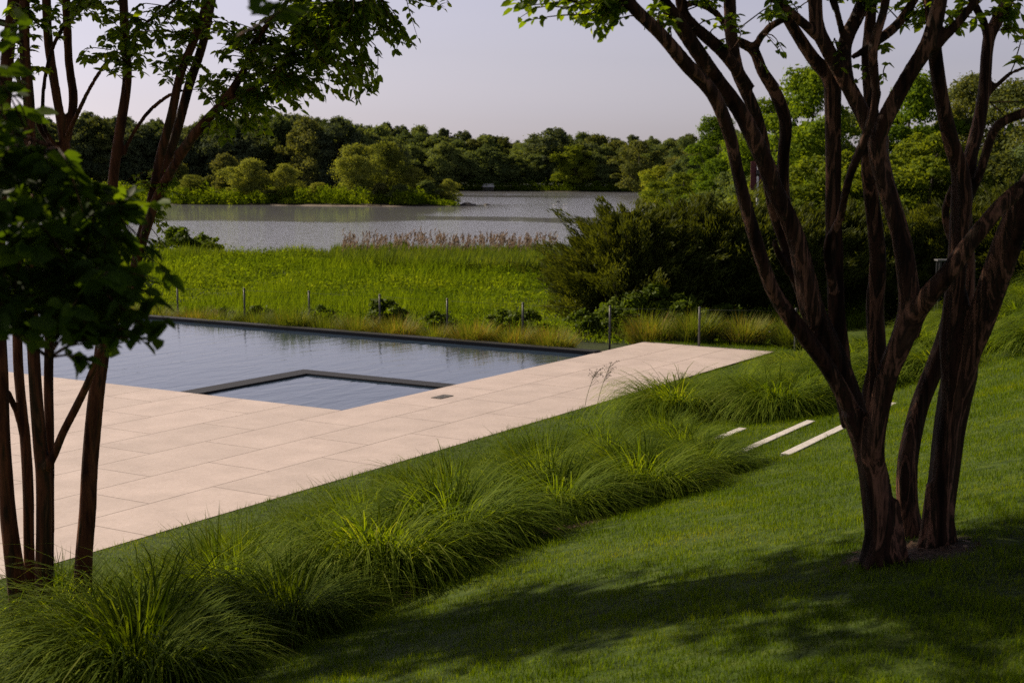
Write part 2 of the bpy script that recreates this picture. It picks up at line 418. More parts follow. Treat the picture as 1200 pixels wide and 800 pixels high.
def lake_mat():
    m, nt, out = new_mat('lake_water'); L = nt.links
    tc = N(nt, 'ShaderNodeTexCoord')
    geo = N(nt, 'ShaderNodeNewGeometry')
    sep = N(nt, 'ShaderNodeSeparateXYZ'); L.new(geo.outputs['Position'], sep.inputs[0])
    nz = N(nt, 'ShaderNodeTexNoise'); nz.inputs['Scale'].default_value = .035; nz.inputs['Detail'].default_value = 4
    mpz = N(nt, 'ShaderNodeMapping'); mpz.inputs['Scale'].default_value = (1, .6, 1); L.new(geo.outputs['Position'], mpz.inputs['Vector']); L.new(mpz.outputs[0], nz.inputs['Vector'])
    yw = mth(nt, 'ADD', sep.outputs[1], mth(nt, 'MULTIPLY', mth(nt, 'SUBTRACT', nz.outputs['Fac'], .5), 46))
    # wind-free water in the lee of the shores reflects the trees; open water is rippled
    calm1 = ramp(nt, [(.0, (1, 1, 1)), (.395, (1, 1, 1)), (.415, (0, 0, 0)), (.62, (0, 0, 0)), (.70, (1, 1, 1)), (.845, (1, 1, 1)), (.855, (.25, .25, .25)), (.93, (.0, .0, .0)), (.96, (.9, .9, .9))],
                 mth(nt, 'DIVIDE', yw, 330.0, True))
    xr = mth(nt, 'DIVIDE', mth(nt, 'ADD', mth(nt, 'SUBTRACT', sep.outputs[0], mth(nt, 'MULTIPLY', mth(nt, 'SUBTRACT', sep.outputs[1], 140.0), .14)), 16.0), 16.0, True)
    st = calm1.outputs[0]
    st2 = mth(nt, 'MAXIMUM', st, mth(nt, 'MULTIPLY', xr, mth(nt, 'GREATER_THAN', yw, 152.0)))
    rough_f = mth(nt, 'MULTIPLY', st2, mth(nt, 'ADD', mth(nt, 'MULTIPLY', nz.outputs['Fac'], .5), .75))
    hh = None
    for sc, w in (((.55, 1.3, 1), 1.0), ((1.9, 4.0, 1), .45), ((6, 11, 1), .16)):
        mp = N(nt, 'ShaderNodeMapping'); mp.inputs['Scale'].default_value = sc
        L.new(geo.outputs['Position'], mp.inputs['Vector'])
        n = N(nt, 'ShaderNodeTexNoise'); n.inputs['Scale'].default_value = 1; n.inputs['Detail'].default_value = 3; n.inputs['Distortion'].default_value = .4
        L.new(mp.outputs[0], n.inputs['Vector'])
        t = mth(nt, 'MULTIPLY', n.outputs['Fac'], w)
        hh = t if hh is None else mth(nt, 'ADD', hh, t)
    b = N(nt, 'ShaderNodeBump'); b.inputs['Distance'].default_value = .20
    L.new(mth(nt, 'ADD', mth(nt, 'MULTIPLY', rough_f, .36), .022), b.inputs['Strength'])
    L.new(hh, b.inputs['Height'])
    p = N(nt, 'ShaderNodeBsdfPrincipled'); p.inputs['Base Color'].default_value = (.27, .275, .30, 1)
    p.inputs['IOR'].default_value = 1.33; p.inputs['Roughness'].default_value = .06
    L.new(b.outputs[0], p.inputs['Normal'])
    L.new(p.outputs[0], out.inputs['Surface'])
    return m
M['lake_water'] = lake_mat()

def ground_mat():
    m, nt, out = new_mat('ground'); L = nt.links
    geo = N(nt, 'ShaderNodeNewGeometry')
    def noise(sc, det=6):
        n = N(nt, 'ShaderNodeTexNoise'); n.inputs['Scale'].default_value = sc; n.inputs['Detail'].default_value = det
        L.new(geo.outputs['Position'], n.inputs['Vector']); return n.outputs['Fac']
    lawn = ramp(nt, [(.3, (.020, .036, .005)), (.5, (.045, .075, .008)), (.72, (.08, .11, .014))], noise(9))
    wood = ramp(nt, [(.3, (.018, .026, .012)), (.6, (.05, .065, .022)), (.8, (.09, .095, .035))], noise(.6))
    mulch = ramp(nt, [(.3, (.022, .014, .009)), (.55, (.07, .042, .027)), (.75, (.17, .11, .075))], noise(38))
    sand = ramp(nt, [(.3, (.13, .10, .08)), (.7, (.30, .24, .19))], noise(.8))
    prev = lawn.outputs[0]
    for nm, r_ in (('z_wild', wood), ('z_mulch', mulch), ('z_sand', sand)):
        att = N(nt, 'ShaderNodeAttribute', attribute_name=nm)
        mx = N(nt, 'ShaderNodeMix', data_type='RGBA'); L.new(att.outputs['Fac'], mx.inputs[0])
        L.new(prev, mx.inputs[6]); L.new(r_.outputs[0], mx.inputs[7]); prev = mx.outputs[2]
    p = N(nt, 'ShaderNodeBsdfPrincipled'); p.inputs['Roughness'].default_value = .85; p.inputs['Specular IOR Level'].default_value = .15
    L.new(prev, p.inputs['Base Color'])
    b = N(nt, 'ShaderNodeBump'); b.inputs['Strength'].default_value = .6; b.inputs['Distance'].default_value = .03
    L.new(noise(30), b.inputs['Height']); L.new(b.outputs[0], p.inputs['Normal'])
    L.new(p.outputs[0], out.inputs['Surface'])
    return m
M['ground'] = ground_mat()

# ------------------------------------------------------------------ ground, lake
TREE_R = at(1040, 658, 6.08)     # foot of the right-hand tree
TREE_L = at(60, 735, 8.08)       # foot of the left-hand tree
def mulch_zone(x, y):
    a, b = ab(x, y); s = -b
    e = .12 * wob(x, y, .35)
    bed = np.minimum(s - 1.25 + e, np.minimum(4.45 - s + e, -4.0 - a + e))
    bed2 = np.minimum(np.minimum(s - 1.9, 3.1 - s), np.minimum(a - .1, 4 - a)) + e
    ring = .30 - np.hypot((x - TREE_R[0] - .12), (y - TREE_R[1] - .1)) + e * .6
    row = np.minimum(np.minimum(a - 7.3, 9.0 - a), b - 2.8)
    return sstep(np.maximum(np.maximum(bed, ring), np.maximum(bed2, row)), -.05, .06)

def axis(lo, hi, step, far, g):
    c = list(np.arange(lo, hi + 1e-6, step)); s = step
    v = hi
    while v < far: s *= g; v += s; c.append(v)
    s = step; v = lo; pre = []
    while v > -far: s *= g; v -= s; pre.append(v)
    return np.array(pre[::-1] + c)
gx = axis(-14, 14, .16, 3500, 1.035)
gy = axis(3, 40, .16, 3500, 1.03); gy = gy[gy > -60]
X, Y = np.meshgrid(gx, gy)
Z = G(X, Y)
Aa, Bb = ab(X, Y)
wild = np.maximum(sstep(Y, 33, 40), sstep(np.minimum(Aa - 7.3, Bb - 2.4), -.2, .5))
zl = Z
sand = sstep(-1.27 - zl, 0, .1) * (Y > 80)
nx_, ny_ = len(gx), len(gy)
idx = np.arange(nx_ * ny_).reshape(ny_, nx_)
quads = np.stack([idx[:-1, :-1], idx[:-1, 1:], idx[1:, 1:], idx[1:, :-1]], -1).reshape(-1, 4)
me = mesh_np('ground', np.stack([X, Y, Z], -1).reshape(-1, 3), [quads], [M['ground']], smooth=True,
             extra={'z_wild': wild.ravel(), 'z_mulch': mulch_zone(X, Y).ravel(), 'z_sand': sand.ravel()})
tag(link('ground', me), 'grassy ground sloping from the lawn down to the lake', kind='structure')
lk = mesh_np('lake', [(-1500, 60, LAKE_Z), (1500, 60, LAKE_Z), (1500, 1500, LAKE_Z), (-1500, 1500, LAKE_Z)], [np.array([[0, 1, 2, 3]])], [M['lake_water']])
tag(link('lake', lk), 'grey rippled lake beyond the meadow', kind='structure')

# ------------------------------------------------------------------ terrace and pool
import bmesh
def poly_slab(name, pts, z0, z1, mat, bev=0.0):
    bm = bmesh.new()
    f = bm.faces.new([bm.verts.new((p[0], p[1], z1)) for p in pts])
    if f.normal.z < 0: f.normal_flip()
    r = bmesh.ops.extrude_face_region(bm, geom=[f])
    for v in [g for g in r['geom'] if isinstance(g, bmesh.types.BMVert)]: v.co.z = z0
    bmesh.ops.recalc_face_normals(bm, faces=bm.faces)
    if bev:
        ed = [e for e in bm.edges if all(abs(v.co.z - z1) < 1e-6 for v in e.verts)]
        bmesh.ops.bevel(bm, geom=ed, offset=bev, segments=2, affect='EDGES')
    me = bpy.data.meshes.new(name); bm.to_mesh(me); bm.free(); me.materials.append(mat)
    o = link(name, me); o.location = (OX, OY, 0); o.rotation_euler = (0, 0, AZ)
    return o
PA0, PA1, PB0, PB1 = -.24, 7.15, 2.655, 27.0     # pool rectangle in the terrace frame
deck = poly_slab('pool_terrace', [(-16, 0), (9.23, 0), (9.23, PB0), (PA1 + .30, PB0), (PA1, PB0), (PA0, PB0), (PA0, PB1), (-16, PB1)], -.09, 0, M['limestone'], .004)
tag(deck, 'pale pink limestone slab terrace round the pool', kind='structure')
base = poly_slab('terrace_footing', [(-15.9, .06), (9.15, .06), (9.15, PB0 - .06), (PA0 - .06, PB0 - .06), (PA0 - .06, PB1), (-15.9, PB1)], -1.7, -.094, M['granite'])
tag(base, 'dark footing under the terrace slabs', kind='structure')

WZ = -.040
SA, SB = 2.33, 5.36          # inner edge of the spa walls
CW = .36                     # wall width
pool = root('swimming_pool', W(3, 9, 0), 'dark rectangular infinity pool with still blue grey water inside the pale terrace', 'pool')
def pool_part(name, boxes, mat, bev=0.0):
    o = box_obj(name, boxes, mat, None, bev, True)
    mi = Matrix.Translation(Vector(W(3, 9, 0))).inverted()
    o.parent = pool; o.location = Vector((OX, OY, 0)) - Vector(W(3, 9, 0))
    return o
pool_part('basin', [(PA0 - .06, PA1 + .05, PB0 - .06, PB1, -1.6, -1.5), (PA0 - .05, PA0 + .0, PB0, PB1, -1.5, -.095),
                    (PA0, PA1, PB0 - .05, PB0 + .0, -1.5, -.095)], M['granite'])
pool_part('infinity_edge', [(PA1 + .0, PA1 + .26, PB0 + .003, PB1, -1.5, .03)], M['granite'], .006)
def sheet(name, a0, a1, b0, b1, z, mat):
    n = 2
    me = mesh_np(name, [(a0, b0, z), (a1, b0, z), (a1, b1, z), (a0, b1, z)], [np.array([[0, 1, 2, 3]])], [mat])
    return me
def sheet_part(name, rects, z, mat, parent):
    vs, fs = [], []
    for (a0, a1, b0, b1) in rects:
        k = len(vs); vs += [(a0, b0, z), (a1, b0, z), (a1, b1, z), (a0, b1, z)]; fs.append([k, k + 1, k + 2, k + 3])
    me = mesh_np(name, vs, [np.array(fs)], [mat])
    o = link(name, me, parent); o.location = Vector((OX, OY, 0)) - Vector(parent.location); o.rotation_euler = (0, 0, AZ)
    return o
sheet_part('water', [(SA + CW, PA1, PB0, PB1), (PA0, SA + CW, SB + CW, PB1)], WZ, M['pool_water'], pool)
spa = root('hot_tub', W(1, 4, 0), 'square spa of dark granite walls set in the near corner of the pool', 'hot tub')
o = box_obj('granite_wall', [(SA, SA + CW, PB0 + .003, SB + CW, -1.5, -.012), (PA0 + .002, SA - .001, SB, SB + CW - .001, -1.5, -.012)], M['granite'], None, .005, True)
o.parent = spa; o.location = Vector((OX, OY, 0)) - Vector(W(1, 4, 0))
sheet_part('water', [(PA0, SA, PB0, SB)], WZ, M['pool_water'], spa)
cover = root('skimmer_cover', W(1.47, 2.16, .0), 'small bronze skimmer lid set in the slabs near the spa corner', 'drain cover')
o = box_obj('lid', [(-.17, .17, -.085, .085, .001, .009)], M['brass'], cover, .002); o.rotation_euler = (0, 0, AZ)
o2 = box_obj('finger_hole', [(-.03, .03, -.008, .008, .0092, .011)], M['black_plastic'], cover); o2.rotation_euler = (0, 0, AZ)

# grass steps: pale stone edgings in the slope
for s_, a0, a1, lab in ((2.62, -2.95, -.9, 'lowest pale stone step edging, hidden behind the long grasses'),
                        (3.34, -1.9, -.78, 'short pale stone step edging nearest the terrace'),
                        (4.02, -2.75, -.5, 'long thin pale stone step edging, middle one in the lawn'),
                        (4.70, -3.2, .25, 'pale stone step edging highest on the slope, passing behind the right tree')):
    if s_ == 2.62: continue
    n = 12
    z_ = g1(*W((a0 + a1) / 2, -s_)[:2]) + .022
    o = box_obj('stone_step', [(a0, a1, -s_ - .048, -s_ + .048, z_ - .22, z_)], M['step_stone'], None, .008, True)
    tag(o, lab, 'step', 'stone step edgings in the grass')

# ------------------------------------------------------------------ blades
def blades(roots, height, width, yaw, lean, curl, K=3, seed=0, twist=0.0, taper=.9):
    """curved strips. lean: initial angle from vertical; curl: added angle along the length"""
    n = len(roots); r = rs(seed)
    ts = np.linspace(0, 1, K + 1)
    dirx, diry = np.cos(yaw), np.sin(yaw)
    px = np.zeros(n); pz = np.zeros(n)
    V = np.zeros((n, 2 * K + 1, 3), np.float32)
    sx, sy = -diry, dirx
    seg = height / K
    tw = r.uniform(-.6, .6, n)
    cs, sn = np.cos(tw), np.sin(tw)
    wx, wy = sx * cs + dirx * sn, sy * cs + diry * sn
    for k in range(K + 1):
        wdt = width * (1 - taper * ts[k] ** 1.6) * .5
        cx = roots[:, 0] + dirx * px; cy = roots[:, 1] + diry * px; cz = roots[:, 2] + pz
        if k < K:
            V[:, 2 * k] = np.stack([cx - wx * wdt, cy - wy * wdt, cz], -1)
            V[:, 2 * k + 1] = np.stack([cx + wx * wdt, cy + wy * wdt, cz], -1)
        else:
            V[:, 2 * K] = np.stack([cx, cy, cz], -1)
        ang = lean + curl * ((k + .5) / K) ** 1.3
        px = px + np.sin(ang) * seg; pz = pz + np.cos(ang) * seg
    base = (np.arange(n) * (2 * K + 1))[:, None]
    q = [base + np.array([2 * k, 2 * k + 1, 2 * k + 3, 2 * k + 2]) for k in range(K - 1)]
    t = base + np.array([2 * K - 2, 2 * K - 1, 2 * K])
    fl = ([np.concatenate(q)] if q else []) + [t]
    return V.reshape(-1, 3), fl, 2 * K + 1

# lawn: short mown blades
def make_lawn():
    r = rs(11)
    n = 760000
    # density falls with distance
    u = r.rand(n)
    D = (3.7 ** .45 + u * (27 ** .45 - 3.7 ** .45)) ** (1 / .45)
    x = (r.rand(n) * 2 - 1) * (D * .40 + .9)
    y = D
    a, b = ab(x, y); s = -b
    mz = mulch_zone(x, y)
    keep = (s > -.012) | ((a > 9.24) & (b < 3.3) & (a < 12))
    keep &= ~((s < .0) & (a < 9.25))
    keep &= r.rand(n) > mz
    # stone edgings stay clear
    for s_, a0, a1 in ((3.34, -1.9, -.78), (4.02, -2.75, -.5), (4.70, -3.2, .25)):
        keep &= ~((np.abs(s - s_) < .05) & (a > a0) & (a < a1))
    keep &= ~((a > 6.5) & (s > 1.2) & (s < 20) & (D > 17.5) & (r.rand(n) < .3))
    x, y, D, a, s = x[keep], y[keep], D[keep], a[keep], s[keep]
    n = len(x)
    z = G(x, y)
    strip = 1 - sstep(s, .9, 1.3)
    edge = sstep(s, .06, 0)
    tuft = .75 + .5 * np.clip(wob(x, y, .13) * .8 + wob(x, y, .05, 2) * .7, -1, 1)
    h = r.uniform(.022, .05, n) * tuft * (1 + .7 * sstep(D, 8, 18)) * (1 + .8 * sstep(s, .06, 0))
    h *= 1 - .25 * strip
    h += (r.rand(n) < .01) * r.uniform(0, .03, n)
    w = r.uniform(.0022, .0036, n) * (1 + .9 * sstep(D, 6, 22))
    V, fl, m = blades(np.stack([x, y, z - .004], -1), h, w, r.rand(n) * 6.283, r.uniform(0, .5, n), r.uniform(.1, 1.1, n), 2, 5)
    rnd = np.clip(r.normal(.42, .34, n) + .22 * wob(x, y, .45) + .2 * wob(x, y, 1.4, 3) - .12 * strip, 0, 1)
    me = mesh_np('lawn_grass', V, fl, [M['lawn_blade']], rnd=np.repeat(rnd, m))
    tag(link('lawn_grass', me), 'short mown green grass of the sloping lawn', 'lawn', kind='stuff')
make_lawn()

# ornamental grass clumps
def clump_mesh(name, seed, n, R0, H, Hs, width, mat, lean=(.05, .75), curl=(.5, 1.7), K=5, wind=(.25, -.1)):
    r = rs(seed)
    rr = R0 * np.sqrt(r.rand(n)) ; th = r.rand(n) * 6.283
    x, y = rr * np.cos(th), rr * np.sin(th)
    fr = rr / R0
    yaw = th + r.normal(0, .7, n)
    # a common wind sweep
    dx, dy = np.cos(yaw) + wind[0], np.sin(yaw) + wind[1]
    yaw = np.arctan2(dy, dx)
    ht = H * r.uniform(.5, 1.05, n)
    ln = lean[0] + (lean[1] - lean[0]) * fr * r.uniform(.4, 1.2, n)
    cu = r.uniform(curl[0], curl[1], n)
    V, fl, m = blades(np.stack([x, y, np.full(n, -.03)], -1), ht, r.uniform(width[0], width[1], n), yaw, ln, cu, K, seed, taper=.92)
    rnd = np.clip(r.normal(.47, .32, n), 0, 1)
    return mesh_np(name, V, fl, [M[mat]], rnd=np.repeat(rnd, m))
CL = [clump_mesh('grass_clump', 100 + i, 2200, .19 + .02 * i, .84, .2, (.006, .0115), 'clump_blade', lean=(.10, .85), curl=(1.6, 3.0), wind=(.06, -.05), K=6) for i in range(4)]
CLB = [clump_mesh('grass_clump', 150 + i, 1400, .24 + .02 * i, .66, .2, (.008, .015), 'clump_blade', lean=(.08, .85), curl=(.5, 1.9), wind=(.15, -.12), K=5) for i in range(3)]
FAR = [clump_mesh('far_clump', 200 + i, 1300, .20, .90, .2, (.011, .019), 'clump_blade', lean=(.15, 1.0), curl=(1.5, 2.8)) for i in range(3)]
DUNE = [clump_mesh('dune_clump', 300 + i, 1300, .24, .55, .2, (.007, .012), 'dune_blade', lean=(.05, .8), curl=(.1, .9), K=4) for i in range(3)]

ORD = ['first', 'second', 'third', 'fourth', 'fifth', 'sixth', 'seventh', 'eighth', 'ninth', 'tenth', 'eleventh', 'twelfth', 'thirteenth', 'fourteenth', 'fifteenth', 'sixteenth', 'seventeenth', 'eighteenth', 'nineteenth', 'twentieth']
def proj(p):
    x, y, z = p[0], p[1], p[2] - CAM_Z
    yc = y * math.cos(PITCH) - z * math.sin(PITCH); zc = z * math.cos(PITCH) + y * math.sin(PITCH)
    u = x / yc; v = zc / yc
    uu = u * math.cos(ROLL) + v * math.sin(ROLL); vv = -u * math.sin(ROLL) + v * math.cos(ROLL)
    return 600 + F_PX * uu, 400 - F_PX * vv
def place_row(name, meshes, pts, seed, scl, lab, cat, group, lo=-60, hi=1260):
    r = rs(seed); pl = []
    for (x, y, sc) in pts:
        z = g1(x, y); q = proj((x, y, z + .25))
        if lo < q[0] < hi and q[1] < 900: pl.append((q[0], x, y, z, sc))
    pl.sort()
    for i, (qx, x, y, z, sc) in enumerate(pl):
        o = link(name, meshes[r.randint(len(meshes))], None, (x, y, z))
        k = sc * r.uniform(*scl); o.rotation_euler = (r.normal(0, .05), r.normal(0, .05), r.rand() * 6.28); o.scale = (k, k, k * r.uniform(.9, 1.12))
        tag(o, lab.format(ORD[i]), cat, group)
def row_pts(s_, a0, a1, step, jit, seed, sc=1.0):
    r = rs(seed); out = []
    a = a0
    while a < a1:
        p = W(a + r.uniform(-jit, jit), -(s_ + r.uniform(-jit, jit)))
        out.append((p[0], p[1], sc)); a += step * r.uniform(.85, 1.15)
    return out
place_row('grass_clump', CL, row_pts(3.9, -13.2, -3.3, 1.06, .14, 1, 1.12), 1, (.85, 1.18), 'dark green arching grass clump, {} from the left along the mown lawn edge', 'grass clump', 'grass clumps on the bank')
place_row('grass_clump', CL[:2] + CLB[:1], row_pts(2.95, -13.4, -2.9, .95, .18, 2, 1.0), 2, (.75, 1.12), 'arching grass clump, {} from the left in the second row of the bank', 'grass clump', 'grass clumps on the bank')
place_row('grass_clump', CLB + CL[2:3], row_pts(2.25, -13.6, -3.2, .85, .18, 3, .92), 3, (.7, 1.1), 'light green grass clump, {} from the left in the third row of the bank', 'grass clump', 'grass clumps on the bank')
place_row('grass_clump', CLB, row_pts(1.5, -13.6, -4.0, .85, .13, 4, .8), 4, (.65, 1.05), 'low grass clump, {} from the left in the row nearest the terrace', 'grass clump', 'grass clumps on the bank')

def add_clump(px, py, zguess, sc, mesh, label, group='grass clumps by the steps'):
    p = None; D = 10.0
    d0 = at(px, py, 1.0) - np.array([0, 0, CAM_Z])
    for _ in range(60):       # march to the ground
        z = g1(d0[0] * D, D); D = D + ((CAM_Z + d0[2] * D) - z) / (-d0[2]) * .5
    r = rs(int(px * 7 + py))
    o = link('grass_clump', mesh, None, (d0[0] * D, D, g1(d0[0] * D, D)))
    o.rotation_euler = (0, 0, r.rand() * 6.28); o.scale = (sc, sc, sc * .95)
    tag(o, label, 'grass clump', group)
    return o
add_clump(822, 556, 0, 1.0, CL[2], 'grass mound at the right end of the bank, hiding the step ends')
add_clump(800, 536, 0, 1.0, CL[0], 'grass mound just below the lowest stone step')
add_clump(775, 520, 0, .9, CLB[1], 'low grass tuft just left of the lowest stone step')
add_clump(792, 490, 0, 1.55, CL[0], 'large dark green fountain grass mound at the terrace edge, left of the steps')
add_clump(836, 478, 0, 1.1, CL[1], 'grass mound tucked against the large fountain grass by the terrace')
add_clump(872, 476, 0, 1.15, CL[3], 'light green grass mound in the gap between the two dark mounds')
add_clump(912, 484, 0, 1.45, CL[2], 'dark grass mound just above the stone steps')
add_clump(948, 472, 0, 1.25, CL[0], 'grass mound between the stone steps and the right tree')
add_clump(935, 440, 0, 1.15, CL[1], 'pale bladed grass mound beside the terrace tip')
add_clump(985, 455, 0, 1.15, CL[3], 'grass mound half hidden behind the left stem of the right tree')
# upper right bank of long grasses
r_ = rs(77); pts = []
for s_ in (3.0, 3.9, 4.8, 5.8, 6.8):
    a = 1.6 + (s_ - 3) * .5
    while a < 11:
        p = W(a + r_.uniform(-.2, .2), -s_ + r_.uniform(-.2, .2)); pts.append((p[0], p[1], s_)); a += .95
pl = []
for (x, y, sc) in pts:
    z = g1(x, y); q = proj((x, y, z + .2))
    if 940 < q[0] < 1260: pl.append((sc, q[0], x, y, z))
pl.sort()
seen_row = {}
for i, (rw, qx, x, y, z) in enumerate(pl):
    o = link('grass_clump', FAR[i % 3], None, (x, y, z)); k = r_.uniform(.8, 1.15)
    o.rotation_euler = (0, 0, r_.rand() * 6.28); o.scale = (k, k, k * .8)
    k_ = seen_row[rw] = seen_row.get(rw, -1) + 1
    tag(o, 'soft grass clump, {} from left in {} row, slope behind the right tree'.format(ORD[k_], ORD[[3.0, 3.9, 4.8, 5.8, 6.8].index(rw)]), 'grass clump', 'long grasses on the slope behind the right tree')

# ochre grasses along the infinity edge and the terrace end
pts = []
r_ = rs(5); b_v = -2.2
while b_v < 17.5:
    inner = 7.75 if b_v > 3.2 else 10.0 + .25 * (3.2 - b_v) * .4
    p = W(inner + r_.uniform(0, .25), b_v); pts.append((p[0], p[1], 1.0)); b_v += r_.uniform(.8, 1.15)
place_row('dune_grass', DUNE, pts[:], 8, (1.15, 1.45), 'ochre tipped low grass tuft, {} from the left beyond the infinity edge', 'grass tuft', 'ochre grass tufts behind the pool', -20, 1000)
pts = []; b_v = -1.2
while b_v < 16.5:
    inner = 8.5 if b_v > 3.2 else 10.9
    p = W(inner + r_.uniform(-.1, .25), b_v); pts.append((p[0], p[1], .9)); b_v += r_.uniform(1.0, 1.6)
place_row('dune_grass', DUNE, pts[:], 9, (.7, 1.05), 'yellow green grass tuft, {} from the left close to the wire fence', 'grass tuft', 'yellow grass tufts along the fence', -20, 940)

# mulch chips
def make_chips():
    r = rs(31); n = 9000
    D = r.uniform(4.5, 14, n); x = (r.rand(n) * 2 - 1) * D * .45
    k = mulch_zone(x, D) > .5
    x, y = x[k], D[k]; n = len(x); z = G(x, y) + .006
    th = r.rand(n) * 6.28; L_ = r.uniform(.008, .028, n); w = r.uniform(.004, .012, n); ti = r.normal(0, .35, n)
    c, s = np.cos(th), np.sin(th)
    V = []
    for (u, v) in ((-1, -1), (1, -1), (1, 1), (-1, 1)):
        V.append(np.stack([x + u * L_ * c - v * w * s, y + u * L_ * s + v * w * c, z + u * ti * L_ + .003], -1))
    V = np.stack(V, 1).reshape(-1, 3)
    q = np.arange(n * 4).reshape(-1, 4)
    me = mesh_np('mulch_chips', V, [q], [M['chips']], rnd=np.repeat(r.rand(n), 4))
    tag(link('mulch_chips', me), 'brown bark mulch chips on bare soil', 'mulch', kind='stuff')
make_chips()

# two seed stalks over the terrace
for i, (px, py, pxt, pyt, lab) in enumerate(((684, 480, 700, 432, 'thin seed stalk with drooping dark seeds, leftmost of the pair before the terrace'),
                                             (698, 474, 717, 424, 'thin seed stalk with drooping dark seeds, rightmost and taller of the pair before the terrace'))):
    b0 = at(px, py, 18.5); z0 = g1(b0[0], b0[1]); t0 = at(pxt, pyt, 18.5)
    rt = root('seed_stalk', (b0[0], b0[1], z0), lab, 'seed stalk', 'seed stalks by the terrace')
    P0 = np.zeros(3); P1 = t0 - np.array([b0[0], b0[1], z0])
    segs = 8; vs = []; fs = []
    for k in range(segs + 1):
        t = k / segs; c = P0 * (1 - t) + P1 * t + np.array([-.03 * math.sin(t * 3.1), 0, 0])
        for q in range(4):
            an = q * math.pi / 2; vs.append(c + np.array([math.cos(an), math.sin(an), 0]) * .0035)
    for k in range(segs):
        for q in range(4): fs.append([k * 4 + q, k * 4 + (q + 1) % 4, k * 4 + 4 + (q + 1) % 4, k * 4 + 4 + q])
    link('stalk', mesh_np('stalk', vs, [np.array(fs)], [M['stem']]), rt)
    r = rs(i); vs = []; fs = []
    for k in range(26):
        t = r.uniform(.72, 1.04); c = P0 * (1 - t) + P1 * t + np.array([r.normal(0, .05), r.normal(0, .03), r.normal(0, .02)])
        L_ = r.uniform(.012, .022); w = .006; th = r.rand() * 6.28
        d = np.array([math.cos(th) * .7, math.sin(th) * .4, -.7]); sd = np.array([-math.sin(th), math.cos(th), 0])
        up = np.array([0, 0, 1.])
        ts_ = max(.55, t - .12); s0_ = P0 * (1 - ts_) + P1 * ts_ + np.array([-.03 * math.sin(ts_ * 3.1), 0, 0])
        k0 = len(vs); vs += [s0_, s0_ + up * .004, c + up * .003, c - up * .002]; fs += [[k0, k0 + 1, k0 + 2], [k0, k0 + 2, k0 + 3]]
        k0 = len(vs); vs += [c, c + d * L_ + sd * w, c + d * L_ * 2, c + d * L_ - sd * w, c + d * L_ + up * w]
        fs += [[k0, k0 + 1, k0 + 4], [k0 + 1, k0 + 2, k0 + 4], [k0 + 2, k0 + 3, k0 + 4], [k0 + 3, k0, k0 + 4], [k0, k0 + 3, k0 + 1], [k0 + 3, k0 + 2, k0 + 1]]
    link('seed_head', mesh_np('seed_head', vs, [np.array(fs)], [M['seed']]), rt)

# ------------------------------------------------------------------ tubes, limbs
def catmull(P, n):
    P = np.asarray(P, float)
    if len(P) == 2:
        t = np.linspace(0, 1, n)[:, None]; return P[0] * (1 - t) + P[1] * t
    Q = np.vstack([2 * P[0] - P[1], P, 2 * P[-1] - P[-2]])
    out = []
    m = len(P) - 1
    for t in np.linspace(0, m - 1e-9, n):
        i = int(t); u = t - i
        p0, p1, p2, p3 = Q[i], Q[i + 1], Q[i + 2], Q[i + 3]
        out.append(.5 * ((2 * p1) + (-p0 + p2) * u + (2 * p0 - 5 * p1 + 4 * p2 - p3) * u * u + (-p0 + 3 * p1 - 3 * p2 + p3) * u ** 3))
    return np.array(out)
class Tubes:
    def __init__(s): s.v = []; s.f = []; s.n = 0
    def add(s, P, rad, sides=8, flute=0.0, seed=0, n=None):
        P = np.asarray(P, float); rad = np.asarray(rad, float)
        L = np.linalg.norm(np.diff(P, axis=0), axis=1).sum()
        n = n or max(4, int(L / .05))
        C = catmull(np.hstack([P, rad[:, None]]), n); P = C[:, :3]; rad = np.maximum(C[:, 3], .0008)
        T = np.gradient(P, axis=0); T /= np.linalg.norm(T, axis=1)[:, None] + 1e-9
        ref = np.array([.3, 1, .1]); ref = ref / np.linalg.norm(ref)
        U = np.cross(T, ref); U /= np.linalg.norm(U, axis=1)[:, None] + 1e-9
        Vv = np.cross(T, U)
        th = np.linspace(0, 2 * math.pi, sides, endpoint=False)
        r = rs(seed); ph = r.rand(4) * 6.28
        l = np.linspace(0, L, n)[:, None]
        k = 1 + flute * (.9 * np.sin(2 * th[None] + ph[0] + l * 1.1) + .8 * np.sin(3 * th[None] + ph[1] - l * 1.6) + .45 * np.sin(6 * th[None] + ph[2] + l * 1.0)) \
            + flute * .6 * np.sin(l * 5 + ph[3]) * np.sin(th[None] + l * 2)
        rr = rad[:, None] * k
        ring = P[:, None] + U[:, None] * (np.cos(th)[None] * rr)[..., None] + Vv[:, None] * (np.sin(th)[None] * rr)[..., None]
        b = s.n
        s.v.append(ring.reshape(-1, 3)); s.n += n * sides
        i = np.arange(n - 1)[:, None] * sides; j = np.arange(sides)[None]; j2 = (j + 1) % sides
        s.f.append((b + np.stack([i + j, i + j2, i + sides + j2, i + sides + j], -1)).reshape(-1, 4))
        # caps
        s.v.append(P[[0, -1]]); c0, c1 = s.n, s.n + 1; s.n += 2
        jj = np.arange(sides)
        s.f.append(np.stack([b + (jj + 1) % sides, b + jj, np.full(sides, c0), np.full(sides, c0)], -1))
        e = b + (n - 1) * sides
        s.f.append(np.stack([e + jj, e + (jj + 1) % sides, np.full(sides, c1), np.full(sides, c1)], -1))
        return P
    def mesh(s, name, mat, smooth=True):
        V = np.vstack(s.v); F = np.vstack(s.f)
        tri = F[F[:, 2] == F[:, 3]][:, :3]; qd = F[F[:, 2] != F[:, 3]]
        return mesh_np(name, V, [qd, tri], [mat], smooth=smooth)

